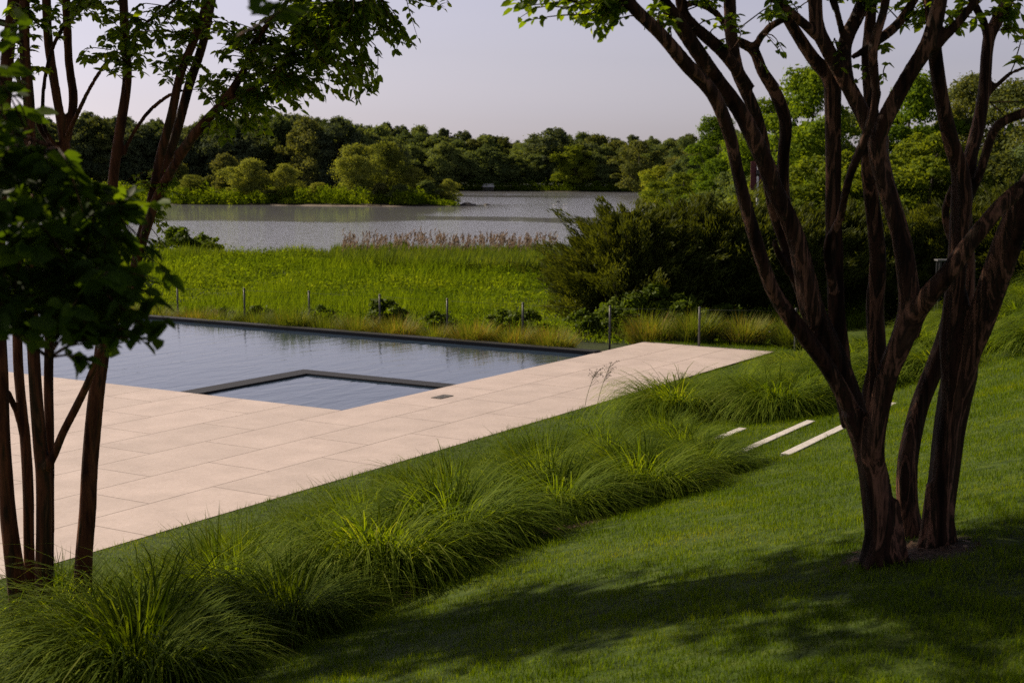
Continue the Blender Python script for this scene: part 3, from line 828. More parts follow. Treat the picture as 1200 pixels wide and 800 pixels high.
def remeshed(name, tubes, mat, voxel, off, smooth_it=2):
    me = tubes.mesh(name, mat)
    o = bpy.data.objects.new('tmp', me); COL.objects.link(o)
    md = o.modifiers.new('r', 'REMESH'); md.mode = 'VOXEL'; md.voxel_size = voxel; md.use_smooth_shade = True
    ms = o.modifiers.new('s', 'SMOOTH'); ms.iterations = smooth_it; ms.factor = .5
    dg = bpy.context.evaluated_depsgraph_get(); dg.update()
    new = bpy.data.meshes.new_from_object(o.evaluated_get(dg))
    bpy.data.objects.remove(o)
    co = np.zeros(len(new.vertices) * 3, np.float32); new.vertices.foreach_get('co', co)
    co = co.reshape(-1, 3) - np.asarray(off, np.float32)
    new.vertices.foreach_set('co', co.ravel()); new.update()
    new.polygons.foreach_set('use_smooth', np.ones(len(new.polygons), bool))
    if not new.materials: new.materials.append(mat)
    return new

def leaves_np(base, direc, length, seed, wr=.27):
    """folded ovate leaves"""
    n = len(base); r = rs(seed)
    d = direc / (np.linalg.norm(direc, axis=1)[:, None] + 1e-9)
    up = np.array([0, 0, 1.]) + r.normal(0, .55, (n, 3))
    side = np.cross(d, up); side /= np.linalg.norm(side, axis=1)[:, None] + 1e-9
    nrm = np.cross(side, d)
    L = length[:, None]; w = L * wr * r.uniform(.85, 1.15, (n, 1)); fold = w * r.uniform(.15, .5, (n, 1)); dr = L * r.uniform(-.05, .22, (n, 1))
    pts = [base, base + d * L * .28 + side * w * .95 + nrm * fold, base + d * L * .68 + side * w * .8 + nrm * (fold * .8) - nrm * dr * .5,
           base + d * L - nrm * dr, base + d * L * .68 - side * w * .8 + nrm * (fold * .8) - nrm * dr * .5, base + d * L * .28 - side * w * .95 + nrm * fold,
           base + d * L * .3, base + d * L * .68 - nrm * dr * .45]
    V = np.stack(pts, 1)
    b = (np.arange(n) * 8)[:, None]
    q = np.concatenate([b + np.array([6, 7, 2, 1]), b + np.array([6, 5, 4, 7])])
    t = np.concatenate([b + np.array([0, 6, 1]), b + np.array([7, 3, 2]), b + np.array([0, 5, 6]), b + np.array([7, 4, 3])])
    return V.reshape(-1, 3), q, t

class Foliage:
    def __init__(s): s.b = []; s.d = []; s.l = []; s.tw = Tubes(); s.k = 0
    def twig(s, start, end, nl, lf, r, leafy=.6, thick=.003):
        start = np.asarray(start); end = np.asarray(end); v = end - start; L = np.linalg.norm(v) + 1e-6
        mid = (start + end) / 2 + np.array([r.normal(0, .08), r.normal(0, .08), .10 + r.normal(0, .05)]) * L
        P = np.array([start, mid, end])
        C = catmull(P, 12)
        s.tw.add(P, [thick * 1.0, thick * .8, thick * .35], 4, n=6)
        T = np.gradient(C, axis=0); T /= np.linalg.norm(T, axis=1)[:, None] + 1e-9
        t = (1 - leafy) + leafy * np.sort(r.rand(nl)); t[-1] = 1
        i = np.minimum((t * 11).astype(int), 10); u = t * 11 - i
        pos = C[i] * (1 - u[:, None]) + C[i + 1] * u[:, None]; tan = T[i]
        sgn = np.where(np.arange(nl) % 2 == 0, 1, -1)[:, None]
        sd = np.cross(tan, [0, 0, 1.]); sd /= np.linalg.norm(sd, axis=1)[:, None] + 1e-9
        dr = sd * sgn * .9 + tan * .55 + np.array([0, 0, -.28]) + r.normal(0, .3, (nl, 3))
        s.b.append(pos); s.d.append(dr); s.l.append(lf * r.uniform(.6, 1.15, nl))
    def cluster(s, nodes, c, rad, n, lf, seed, nl=14, reach=.5):
        r = rs(seed); nodes = np.asarray(nodes)
        for _ in range(n):
            v = r.normal(0, 1, 3); v /= np.linalg.norm(v); p = np.asarray(c) + v * np.asarray(rad) * r.rand() ** (1 / 2.4)
            d = np.linalg.norm(nodes - p, axis=1); j = np.argmin(d + r.rand(len(d)) * .15)
            st = nodes[j]; L = d[j]
            if L > reach:
                st = p + (st - p) / L * reach * r.uniform(.6, 1)
            s.twig(st, p, nl, lf, r)
    def build(s, parent, mat, off, bark, seed=0, wr=.27):
        r = rs(seed)
        b = np.vstack(s.b) - off; d = np.vstack(s.d); l = np.concatenate(s.l)
        V, q, t = leaves_np(b, d, l, seed, wr)
        rnd = np.clip(r.normal(.42, .2, len(b)) + (r.rand(len(b)) < .015) * .6, 0, 1)
        c = link('crown', mesh_np('crown', V, [q, t], [mat], rnd=np.repeat(rnd, 8), smooth=False), parent)
        s.tw.v = [v - off for v in s.tw.v]
        link('twigs', s.tw.mesh('twigs', bark), parent)
        return len(b)

def px_limbs(tb, stems, scale=1.0, flute=.10, sides=18):
    nodes = []; ends = []
    for i, st in enumerate(stems):
        pts, ws = [], []
        for (px, py, w, D) in st:
            pts.append(at(px, py, D)); ws.append(w * .5 / F_PX * D * scale)
        sd = sides if max(ws) > .02 else 8
        P = tb.add(pts, ws, sd, flute if max(ws) > .018 else .02, i + 1)
        nodes.append(P); ends.append((P[-1], P[-1] - P[-4 if len(P) > 4 else 0], ws[-1]))
    return np.vstack(nodes), ends

def grow(tb, start, direc, rad, seed, length, depth=2, spread=.55):
    """limbs above what the picture shows"""
    r = rs(seed); nodes = []
    d = np.asarray(direc, float); d /= np.linalg.norm(d) + 1e-9
    p = np.asarray(start, float); P = [p]; R_ = [rad]
    for k in range(4):
        d = d + r.normal(0, .13, 3) + np.array([0, 0, .05]); d /= np.linalg.norm(d)
        p = p + d * length / 4; P.append(p); R_.append(rad * (1 - .17 * (k + 1)))
    C = tb.add(P, R_, 7 if rad > .012 else 5, .03, seed, n=10); nodes.append(C)
    if depth > 0:
        for j in range(3):
            i = [4, 7, 9][j]
            nd = d + r.normal(0, spread, 3) + np.array([0, 0, .05])
            nd[2] = max(nd[2], .12 if C[i][2] > 4.7 else .35)
            nodes.append(grow(tb, C[i], nd, rad * .6, seed * 7 + j + 1, length * .72, depth - 1, spread))
    return np.vstack(nodes)

# ---- right-hand tree
DR = 6.05
A_ = DR
right_stems = [
 # big left foot and its main rise
 [(1037,668,60,DR),(1035,655,52,DR),(1031,620,45,DR),(1026,580,43,DR),(1020,545,40,DR),(1010,515,34,DR),(997,482,32,DR)],
 [(1034,640,24,DR+.02),(1029,600,30,DR+.01),(1024,560,33,DR-.01),(1023,520,30,DR-.05),(1029,481,30,DR-.06),(1040,437,31,DR-.07),(1058,395,34,DR-.08),(1066,362,34,DR-.08),(1063,325,31,DR-.08),(1055,276,29,DR-.07),(1040,225,28,DR-.05),(1030,185,30,DR-.04),(1030,160,30,DR-.04)],
 [(1012,530,30,DR+.05),(997,482,26,DR+.02),(975,440,24,DR),(955,410,26,DR-.02),(928,374,26,DR-.05),(906,340,22,DR-.1),(889,291,21,DR-.16),(872,233,20,DR-.2),(863,195,19,DR-.24),(855,157,20,DR-.28),(836,110,21,DR-.33),(805,76,21,DR-.4),(776,42,19,DR-.45),(747,14,18,DR-.5),(728,-8,17,DR-.55)],
 [(1015,540,32,DR+.1),(1002,480,28,DR+.1),(985,430,27,DR+.08),(968,395,30,DR+.05),(952,360,32,DR+.02),(943,319,27,DR),(931,272,24,DR-.02),(909,224,23,DR-.05),(897,190,23,DR-.08),(868,131,21,DR-.12),(839,92,20,DR-.16),(810,50,20,DR-.2),(787,16,19,DR-.24),(766,-10,18,DR-.28)],
 [(878,105,16,DR+.02),(860,78,16,DR-.05),(842,56,17,DR-.1),(815,33,15,DR-.14),(800,14,15,DR-.18),(797,-12,15,DR-.2)],
 [(797,12,12,DR-.2),(812,3,11,DR-.1),(835,12,11,DR),(848,27,10,DR+.05),(853,40,9,DR+.05)],
 [(978,440,22,DR+.3),(966,400,22,DR+.28),(952,372,20,DR+.25),(936,332,19,DR+.22),(922,288,18,DR+.18),(906,240,17,DR+.12),(894,168,17,DR+.08),(884,131,17,DR+.05),(873,105,17,DR+.03),(863,79,18,DR),(857,39,17,DR-.02),(855,-10,17,DR-.04)],
 [(937,334,14,DR+.2),(920,310,12,DR+.16),(909,290,10,DR+.1),(908,280,7,DR+.1)],
 [(985,450,20,DR+.4),(970,400,18,DR+.42),(952,350,17,DR+.42),(930,280,16,DR+.38),(919,233,16,DR+.36),(918,184,16,DR+.34),(921,145,17,DR+.32),(910,110,17,DR+.3),(894,84,15,DR+.27),(884,60,14,DR+.25),(868,50,13,DR+.2),(858,44,9,DR+.1)],
 [(884,58,12,DR+.25),(891,44,12,DR+.22),(903,31,12,DR+.2),(917,23,11,DR+.15),(930,14,10,DR+.1)],
 [(998,500,26,DR+.15),(988,450,26,DR+.18),(984,408,25,DR+.2),(980,362,22,DR+.2),(978,285,22,DR+.2),(976,247,21,DR+.2),(976,190,21,DR+.2),(975,130,22,DR+.2),(973,92,24,DR+.2),(956,73,19,DR+.2),(940,50,17,DR+.2),(922,20,16,DR+.18),(908,-10,15,DR+.15)],
 [(978,345,14,DR+.14),(971,310,12,DR+.1),(970,284,12,DR+.06),(984,256,11,DR+.02),(992,219,11,DR-.05),(1000,195,12,DR-.1),(1013,163,12,DR-.14),(1027,118,12,DR-.16),(1024,80,13,DR-.18),(1024,52,13,DR-.2),(1034,20,12,DR-.2),(1040,-10,12,DR-.2)],
 # left-hand fork of the main stem
 [(1030,190,28,DR-.05),(1026,165,24,DR-.03),(1011,131,24,DR),(992,95,22,DR),(972,60,21,DR),(958,30,20,DR),(955,-10,20,DR)],
 [(957,42,16,DR),(946,32,14,DR-.03),(926,14,13,DR-.08),(902,-6,12,DR-.12)],
 # right-hand fork
 [(1030,182,28,DR-.05),(1031,157,25,DR-.07),(1045,126,24,DR-.1),(1066,87,22,DR-.14),(1086,55,23,DR-.17),(1096,25,22,DR-.18),(1103,-10,21,DR-.2)],
 [(1094,58,14,DR-.18),(1108,42,13,DR-.2),(1124,26,12,DR-.22),(1147,-4,11,DR-.25)],
 # cluster of limbs in the middle
 [(992,95,20,DR),(989,70,19,DR+.03),(992,45,19,DR+.06),(1006,18,18,DR+.1),(1016,-10,18,DR+.12)],
 [(990,50,11,DR+.05),(983,22,10,DR+.02),(976,-6,10,DR)],
 [(1024,150,18,DR+.1),(1019,110,17,DR+.12),(1016,66,15,DR+.14),(1019,34,15,DR+.15),(1022,-10,14,DR+.15)],
 [(998,68,8,DR+.1),(1014,58,11,DR+.12),(1036,42,15,DR+.15),(1055,25,14,DR+.2),(1076,-8,13,DR+.22)],
 # reddish stem behind the main rise
 [(1012,510,24,DR+.32),(1020,460,22,DR+.32),(1029,420,24,DR+.32),(1026,362,24,DR+.32),(1029,305,22,DR+.3),(1023,247,20,DR+.28),(1018,204,19,DR+.24),(1018,160,18,DR+.2),(1019,120,17,DR+.16)],
 # long limb sweeping out to the right
 [(1064,392,30,DR-.08),(1072,370,27,DR-.12),(1090,345,26,DR-.2),(1109,324,24,DR-.26),(1130,295,22,DR-.3),(1157,261,21,DR-.32),(1179,236,20,DR-.32),(1204,216,20,DR-.32),(1240,195,18,DR-.3)],
 [(1178,240,13,DR-.3),(1192,222,13,DR-.28),(1215,200,12,DR-.2)],
 # leaning middle trunk
 [(1074,640,34,DR+.5),(1064,600,30,DR+.5),(1062,560,29,DR+.5),(1065,525,27,DR+.52),(1077,474,25,DR+.55),(1095,430,25,DR+.55),(1107,400,25,DR+.55),(1116,370,24,DR+.5)],
 # right trunk
 [(1099,652,50,DR+.2),(1099,640,44,DR+.2),(1101,600,43,DR+.2),(1107,550,43,DR+.2),(1112,505,44,DR+.2),(1118,470,46,DR+.2),(1125,435,48,DR+.18),(1128,405,38,DR+.16),(1130,370,22,DR+.14),(1130,340,8,DR+.14)],
 [(1110,540,22,DR+.2),(1113,490,28,DR+.18),(1117,450,29,DR+.16),(1114,400,28,DR+.16),(1118,360,27,DR+.16),(1121,330,27,DR+.16),(1124,276,27,DR+.16),(1127,235,30,DR+.16),(1125,199,25,DR+.15),(1114,163,23,DR+.12),(1104,118,21,DR+.1),(1096,66,21,DR+.06),(1093,30,20,DR+.03),(1090,-10,20,DR)],
 [(1130,235,22,DR+.2),(1136,215,20,DR+.22),(1137,184,19,DR+.24),(1146,150,19,DR+.26),(1154,100,17,DR+.28),(1158,50,17,DR+.28),(1168,25,18,DR+.3),(1186,-10,17,DR+.32)],
 [(1158,46,13,DR+.28),(1152,24,12,DR+.26),(1144,10,12,DR+.24),(1137,-6,10,DR+.22)],
 [(1138,225,16,DR+.2),(1150,199,14,DR+.16),(1161,162,14,DR+.12),(1173,144,14,DR+.08),(1200,133,14,DR+.05),(1230,120,13,DR)],
 [(1156,112,9,DR+.28),(1168,100,8,DR+.26),(1184,86,7,DR+.25),(1204,78,6,DR+.2)],
 [(1124,300,12,DR+.3),(1112,272,12,DR+.36),(1108,245,12,DR+.36),(1118,218,12,DR+.3)],
 [(1132,410,22,DR+.4),(1136,360,17,DR+.42),(1137,310,16,DR+.42),(1134,260,15,DR+.38),(1132,225,14,DR+.3)],
 [(1113,540,22,DR+.2),(1119,495,30,DR+.19),(1127,450,34,DR+.16),(1134,415,34,DR+.12),(1146,385,36,DR+.08),(1160,345,37,DR+.05),(1176,300,38,DR+.0),(1190,262,36,DR-.05),(1205,228,34,DR-.1),(1222,190,30,DR-.15)],
]
# root flares
def flares(cx, cy, w, D, n, seed):
    r = rs(seed); out = []
    for k in range(n):
        an = -1.3 + 2.6 * k / (n - 1)
        fx = math.sin(an)
        out.append([(cx + fx * w * .55, cy + 14 + 5 * math.cos(an), w * .28, D - .10 * math.cos(an)), (cx + fx * w * .38, cy - 12, w * .30, D - .05 * math.cos(an)), (cx + fx * w * .22, cy - 70, w * .26, D - .02)])
    return out
right_stems += flares(1036, 655, 54, DR, 5, 3) + flares(1099, 636, 44, DR + .2, 4, 4)

tree_r = root('crape_myrtle', TREE_R, 'large multi stemmed tree with smooth fluted brown bark standing on the lawn at right', 'tree')
tb = Tubes(); sub = Tubes()
nodes, ends = px_limbs(tb, right_stems, .84)
offR = np.array(TREE_R)
me = remeshed('trunk', tb, M['bark_right'], .0105, offR, 2)
link('trunk', me, tree_r)
fr = Foliage(); up_nodes = []
k = 0
for (p, d, w) in ends:
    if p[2] > 3.95:
        d = np.asarray(d) / (np.linalg.norm(d) + 1e-9) + np.array([0, 0, .25])
        up_nodes.append(grow(fr.tw, p - d * .05, d, max(w * .9, .008), 500 + k, 1.15, 2, .6)); k += 1
up_nodes = np.vstack(up_nodes)
upR = up_nodes[up_nodes[:, 2] > 4.35]
r = rs(90)
for i in range(760):
    st = upR[r.randint(len(upR))]; e = st + r.normal(0, .24, 3) + np.array([0, 0, .05])
    if e[2] < 4.12 and r.rand() < .9: continue
    fr.twig(st, e, 13, .075, r)
alln = np.vstack([nodes, up_nodes])
# leaves that hang into the top of the picture
for i, (px, py, rx, ry, D, n, lf) in enumerate((
    (612, 8, 16, 22, 5.4, 7, .05), (640, -8, 30, 12, 5.4, 10, .05), (690, 12, 42, 20, 5.5, 26, .05), (705, 30, 18, 20, 5.5, 9, .05),
    (735, 8, 20, 18, 5.6, 9, .05), (775, 22, 20, 14, 5.7, 8, .048), (830, -2, 28, 10, 5.8, 8, .048), (862, 30, 12, 14, 5.9, 6, .042), (838, 55, 8, 8, 6, 2, .04),
    (905, 12, 13, 16, 6.0, 9, .045), (1000, -6, 60, 10, 6.1, 14, .05), (1072, 12, 26, 22, 6.2, 16, .052), (1130, 30, 12, 14, 6.0, 6, .05),
    (1150, 8, 30, 10, 6.2, 9, .05), (1190, 22, 16, 22, 6.3, 12, .052), (1038, 62, 10, 10, 6.0, 2, .04), (1190, 70, 8, 6, 6.2, 2, .05), (1040, -8, 50, 8, 6.2, 10, .05))):
    c = at(px, py, D); s_ = D / F_PX
    fr.cluster(alln, c, (rx * s_, .25, ry * s_), n, lf, 700 + i, 9, .28)
# small sprouts on the limbs
r = rs(95)
for (px, py, D) in ((1037, 78, DR + .1), (1190, 70, DR + .2), (858, 40, DR), (1027, 86, DR), (1008, 25, DR), (978, 45, DR), (1160, 120, DR + .2), (895, 40, DR)):
    st = at(px, py, D)
    for j in range(2): fr.twig(st, st + r.normal(0, .09, 3) + np.array([.06, 0, -.02]), 6, .038, r)
fr.build(tree_r, M['myrtle_leaf'], offR, M['bark_right'], 41)

# ---- left-hand tree
DL = 8.1
left_stems = [
 [(30,745,36,DL),(24,715,32,DL),(16,660,27,DL),(10,610,24,DL),(6,560,22,DL),(3,500,20,DL),(2,440,19,DL),(-2,360,18,DL),(-1,280,17,DL),(2,200,17,DL),(6,105,17,DL),(12,40,16,DL),(18,-12,16,DL)],
 [(54,745,30,DL-.1),(52,715,26,DL-.1),(51,670,24,DL-.1),(52,620,23,DL-.1),(51,560,22,DL-.1),(47,520,20,DL-.1),(42,460,18,DL-.1),(38,390,17,DL-.1),(36,300,15,DL-.1),(35,200,15,DL-.1),(34,125,15,DL-.1),(29,60,14,DL-.1),(29,-12,14,DL-.1)],
 [(54,548,16,DL-.12),(64,530,13,DL-.14),(74,506,12,DL-.18),(90,475,12,DL-.22),(103,448,11,DL-.26),(118,410,10,DL-.3),(138,370,9,DL-.32),(162,330,8,DL-.34)],
 [(42,735,17,DL+.25),(36,690,16,DL+.25),(34,640,15,DL+.25),(33,580,15,DL+.25),(30,520,15,DL+.25),(25,470,14,DL+.25),(21,420,14,DL+.25),(20,330,13,DL+.25),(22,240,12,DL+.25)],
 [(8,458,9,DL+.15),(14,470,9,DL+.18),(21,486,9,DL+.22),(28,515,10,DL+.25)],
 [(56,735,14,DL+.4),(58,640,13,DL+.4),(58,560,13,DL+.4),(58,500,13,DL+.4),(57,440,13,DL+.4),(60,350,12,DL+.4),(68,260,12,DL+.38),(74,200,14,DL+.36),(76,168,16,DL+.35)],
 [(76,178,12,DL+.35),(70,135,12,DL+.33),(61,80,12,DL+.3),(56,40,12,DL+.28),(54,-12,12,DL+.25)],
 [(75,178,12,DL+.35),(82,145,12,DL+.37),(86,115,12,DL+.38),(81,75,11,DL+.4),(79,35,11,DL+.42),(77,-12,11,DL+.45)],
 [(72,185,11,DL+.35),(62,170,10,DL+.3),(50,155,9,DL+.28),(44,143,7,DL+.25)],
 [(97,725,28,DL+.1),(97,700,26,DL+.1),(99,650,24,DL+.1),(103,600,23,DL+.1),(105,550,22,DL+.1),(109,500,22,DL+.1),(114,452,21,DL+.1),(121,400,20,DL+.1),(128,340,17,DL+.1),(131,290,15,DL+.1),(132,240,14,DL+.1),(133,205,14,DL+.1),(141,150,14,DL+.1),(149,95,13,DL+.1),(147,50,13,DL+.1),(144,-12,12,DL+.1)],
 [(119,415,16,DL),(130,385,15,DL-.02),(145,352,15,DL-.04),(156,325,14,DL-.05),(165,280,14,DL-.05),(178,232,13,DL-.05),(188,182,13,DL-.05),(201,135,13,DL-.05),(211,88,12,DL-.05),(230,40,12,DL-.05),(247,-12,11,DL-.05)],
 [(172,262,12,DL+.1),(182,228,13,DL+.14),(191,200,13,DL+.18),(206,158,13,DL+.2),(222,99,13,DL+.22),(238,50,12,DL+.24),(250,-8,11,DL+.25)],
 [(160,308,13,DL-.1),(172,268,13,DL-.12),(186,228,13,DL-.14),(208,188,13,DL-.18),(234,150,13,DL-.22),(264,117,12,DL-.26),(286,82,10,DL-.3),(298,50,9,DL-.34),(318,24,8,DL-.38),(345,-8,7,DL-.42)],
 [(258,124,11,DL-.25),(292,108,9,DL-.35),(325,82,8,DL-.45),(355,40,8,DL-.5),(376,16,7,DL-.55),(400,-4,7,DL-.6)],
 [(362,30,6,DL-.52),(385,14,6,DL-.5),(410,6,5,DL-.5),(445,-4,4,DL-.5)],
 [(145,182,7,DL+.1),(152,164,6,DL+.08),(170,136,6,DL+.06),(193,115,6,DL+.04),(214,106,5,DL)],
 [(78,160,7,DL+.3),(90,135,7,DL+.25),(104,106,6,DL+.2),(120,80,6,DL+.15),(138,60,5,DL+.1)],
 [(27,108,7,DL-.1),(20,88,7,DL),(10,62,6,DL+.1),(2,45,6,DL+.1)],
 [(66,172,6,DL+.28),(52,150,6,DL+.22),(50,120,6,DL+.2),(55,80,6,DL+.2),(68,42,6,DL+.2),(94,6,6,DL+.2),(110,-10,5,DL+.2)],
 [(144,55,6,DL+.1),(158,38,6,DL+.05),(180,20,5,DL),(206,-2,5,DL)],
 [(205,182,8,DL-.2),(215,170,7,DL-.2),(228,150,6,DL-.2)],
]
offL = np.array(TREE_L)
tree_l = root('crape_myrtle', TREE_L, 'slender multi stemmed tree with reddish bark at the left edge, among long grasses', 'tree')
tb = Tubes()
nodesL, endsL = px_limbs(tb, left_stems, .86, .05, 14)
link('trunk', remeshed('trunk', tb, M['bark_left'], .0115, offL, 1), tree_l)
fl_ = Foliage(); up_nodes = []; k = 0
for (p, d, w) in endsL:
    if p[2] > 4.0:
        d = np.asarray(d) / (np.linalg.norm(d) + 1e-9) + np.array([.1, -.05, .2])
        up_nodes.append(grow(fl_.tw, p, d, max(w * .9, .007), 900 + k, 1.3, 2, .6)); k += 1
up_nodes = np.vstack(up_nodes)
upL = up_nodes[up_nodes[:, 2] > 4.5]
r = rs(91)
for i in range(800):
    st = upL[r.randint(len(upL))]; e = st + r.normal(0, .26, 3) + np.array([0, 0, .05])
    if e[2] < 4.45 and r.rand() < .85: continue
    fl_.twig(st, e, 13, .075, r)
top_ = nodesL[nodesL[:, 2] > 4.0]  # extra crown limbs out of view, added to shade the foreground
for i, (tx, ty, tz) in enumerate(((-6.3, 9.7, 5.1), (-5.4, 9.5, 5.3), (-4.4, 9.3, 5.1), (-3.5, 9.3, 5.0), (-2.6, 9.1, 5.0), (-1.6, 8.8, 5.0), (-5.6, 10.3, 5.2), (-3.0, 8.3, 5.3), (-.8, 8.5, 4.95), (-7.2, 10.0, 4.7), (-6.6, 9.2, 4.5), (-6.0, 10.4, 4.7), (-5.6, 9.4, 4.5), (-6.9, 10.9, 5.0), (-5.1, 10.3, 4.8))):
    st = top_[np.argmin(np.linalg.norm(top_ - np.array([tx, ty, tz]), axis=1))]
    e = np.array([tx, ty, tz]); mid = (st + e) / 2 + np.array([0, 0, .18])
    nn = fl_.tw.add([st, mid, e], [.02, .014, .005], 6, .02, i)
    nn = nn[len(nn) // 3:]
    for j in range(112):
        q = nn[r.randint(len(nn))] * .35 + e * .65 if r.rand() < .5 else nn[r.randint(len(nn))]
        t_ = q + r.normal(0, .36, 3) * np.array([1, 1, .7]) + np.array([0, 0, .1])
        if t_[2] < 3.45 + .121 * t_[1] + .12: continue
        fl_.twig(q, t_, 13, .08, r)
alln = np.vstack([nodesL, up_nodes])
for i, (px, py, rx, ry, D, n, lf) in enumerate((
    (90, 12, 60, 22, DL, 34, .055), (45, 30, 30, 26, DL, 18, .055), (150, 40, 40, 30, DL, 34, .055), (200, 30, 40, 30, DL, 30, .055), (205, 75, 22, 28, DL - .1, 18, .055),
    (135, 75, 40, 16, DL, 20, .055), (30, 75, 20, 14, DL, 8, .055),
    (265, 30, 30, 30, DL - .3, 16, .055), (300, 70, 45, 35, DL - .3, 62, .055), (345, 60, 50, 45, DL - .4, 85, .055), (390, 50, 45, 45, DL - .5, 75, .055),
    (420, 95, 26, 26, DL - .5, 28, .055), (440, 30, 34, 26, DL - .5, 36, .055), (475, 48, 22, 16, DL - .5, 10, .052), (340, 110, 50, 22, DL - .4, 45, .055),
    (290, 125, 36, 18, DL - .3, 26, .055), (265, 155, 16, 16, DL - .3, 12, .055), (300, 150, 12, 12, DL - .3, 7, .055), (380, 10, 60, 16, DL - .5, 45, .055), (500, 2, 30, 8, DL - .5, 8, .05),
    (250, 100, 26, 18, DL - .2, 18, .055), (235, 20, 20, 30, DL, 12, .055),
    (172, 215, 16, 20, DL - .05, 8, .042), (200, 222, 20, 18, DL - .1, 9, .042), (180, 290, 16, 22, DL - .1, 9, .042), (165, 340, 18, 18, DL - .1, 9, .042), (190, 255, 12, 14, DL, 5, .04),
    (128, 345, 12, 20, DL, 5, .04))):
    c = at(px, py, D); s_ = D / F_PX
    fl_.cluster(alln, c, (rx * s_, .38, ry * s_), n, lf, 800 + i, 11, .34)
fl_.build(tree_l, M['myrtle_leaf'], offL, M['bark_left'], 42)

# ---- small tree close by on the left, only its foliage leans into view
NB = (-1.75, 3.05)
near = root('leaning_tree', (NB[0], NB[1], g1(*NB)), 'dark out of focus leafy branch mass leaning in from the left edge', 'tree')
offN = np.array([NB[0], NB[1], g1(*NB)])
tb = Tubes()
z0 = offN[2]
nl = []
nl.append(tb.add([(NB[0], NB[1], z0 - .05), (NB[0] + .02, NB[1], z0 + .8), (NB[0] - .05, NB[1] + .05, z0 + 1.8), (NB[0] + .02, NB[1] + .1, z0 + 3.2), (NB[0] + .1, NB[1] + .15, z0 + 4.6)], [.05, .042, .036, .028, .014], 12, .04, 1))
for (z1, ex, ey, ez) in ((1.75, -.95, 3.1, 2.95), (1.9, -1.0, 3.0, 2.8), (2.0, -.9, 3.2, 3.1), (1.6, -1.05, 3.1, 2.85), (2.1, -1.0, 3.1, 3.25), (2.6, -1.0, 2.6, 4.3), (2.9, -.7, 3.0, 4.6), (2.4, -1.9, 3.6, 4.4), (2.4, -1.6, 2.3, 4.2)):
    nl.append(tb.add([(NB[0], NB[1] + .03, z0 + z1), ((NB[0] + ex) / 2, (NB[1] + ey) / 2, (z0 + z1 + ez) / 2 + .12), (ex, ey, ez)], [.016, .011, .004], 7, .02, 2))
nl = np.vstack(nl)
tb.v = [v - offN for v in tb.v]
link('trunk', tb.mesh('trunk', M['bark_right']), near)
fn = Foliage()
for i, (px, py, rx, ry, D, n) in enumerate(((15, 190, 60, 50, 3.0, 34), (60, 240, 70, 55, 3.0, 60), (20, 290, 80, 60, 3.1, 60), (90, 300, 62, 50, 3.1, 58), (45, 350, 75, 45, 3.1, 44),
                                           (115, 345, 50, 35, 3.0, 34), (135, 250, 26, 30, 3.0, 8), (150, 385, 45, 22, 2.9, 13), (95, 385, 32, 36, 2.9, 15), (110, 420, 24, 18, 2.9, 5), (60, 385, 24, 16, 2.9, 6),
                                           (170, 320, 22, 30, 3.0, 7), (8, 350, 40, 30, 3.0, 16), (306, -2, 12, 16, 2.2, 2), (-20, 80, 40, 90, 3.0, 20), (0, 150, 20, 20, 3.0, 6))):
    c = at(px, py, D); s_ = D / F_PX
    fn.cluster(nl, c, (rx * s_ * .94, .38, ry * s_ * 1.02), max(2, int(n * .46)), .062, 1000 + i, 11, .26)
r = rs(33)
upN = nl[nl[:, 2] > 4.1]
for i in range(240):
    st = upN[r.randint(len(upN))]; fn.twig(st, st + r.normal(0, .3, 3) + np.array([0, 0, .1]), 13, .07, r)
fn.build(near, M['near_leaf'], offN, M['bark_right'], 43, .30)

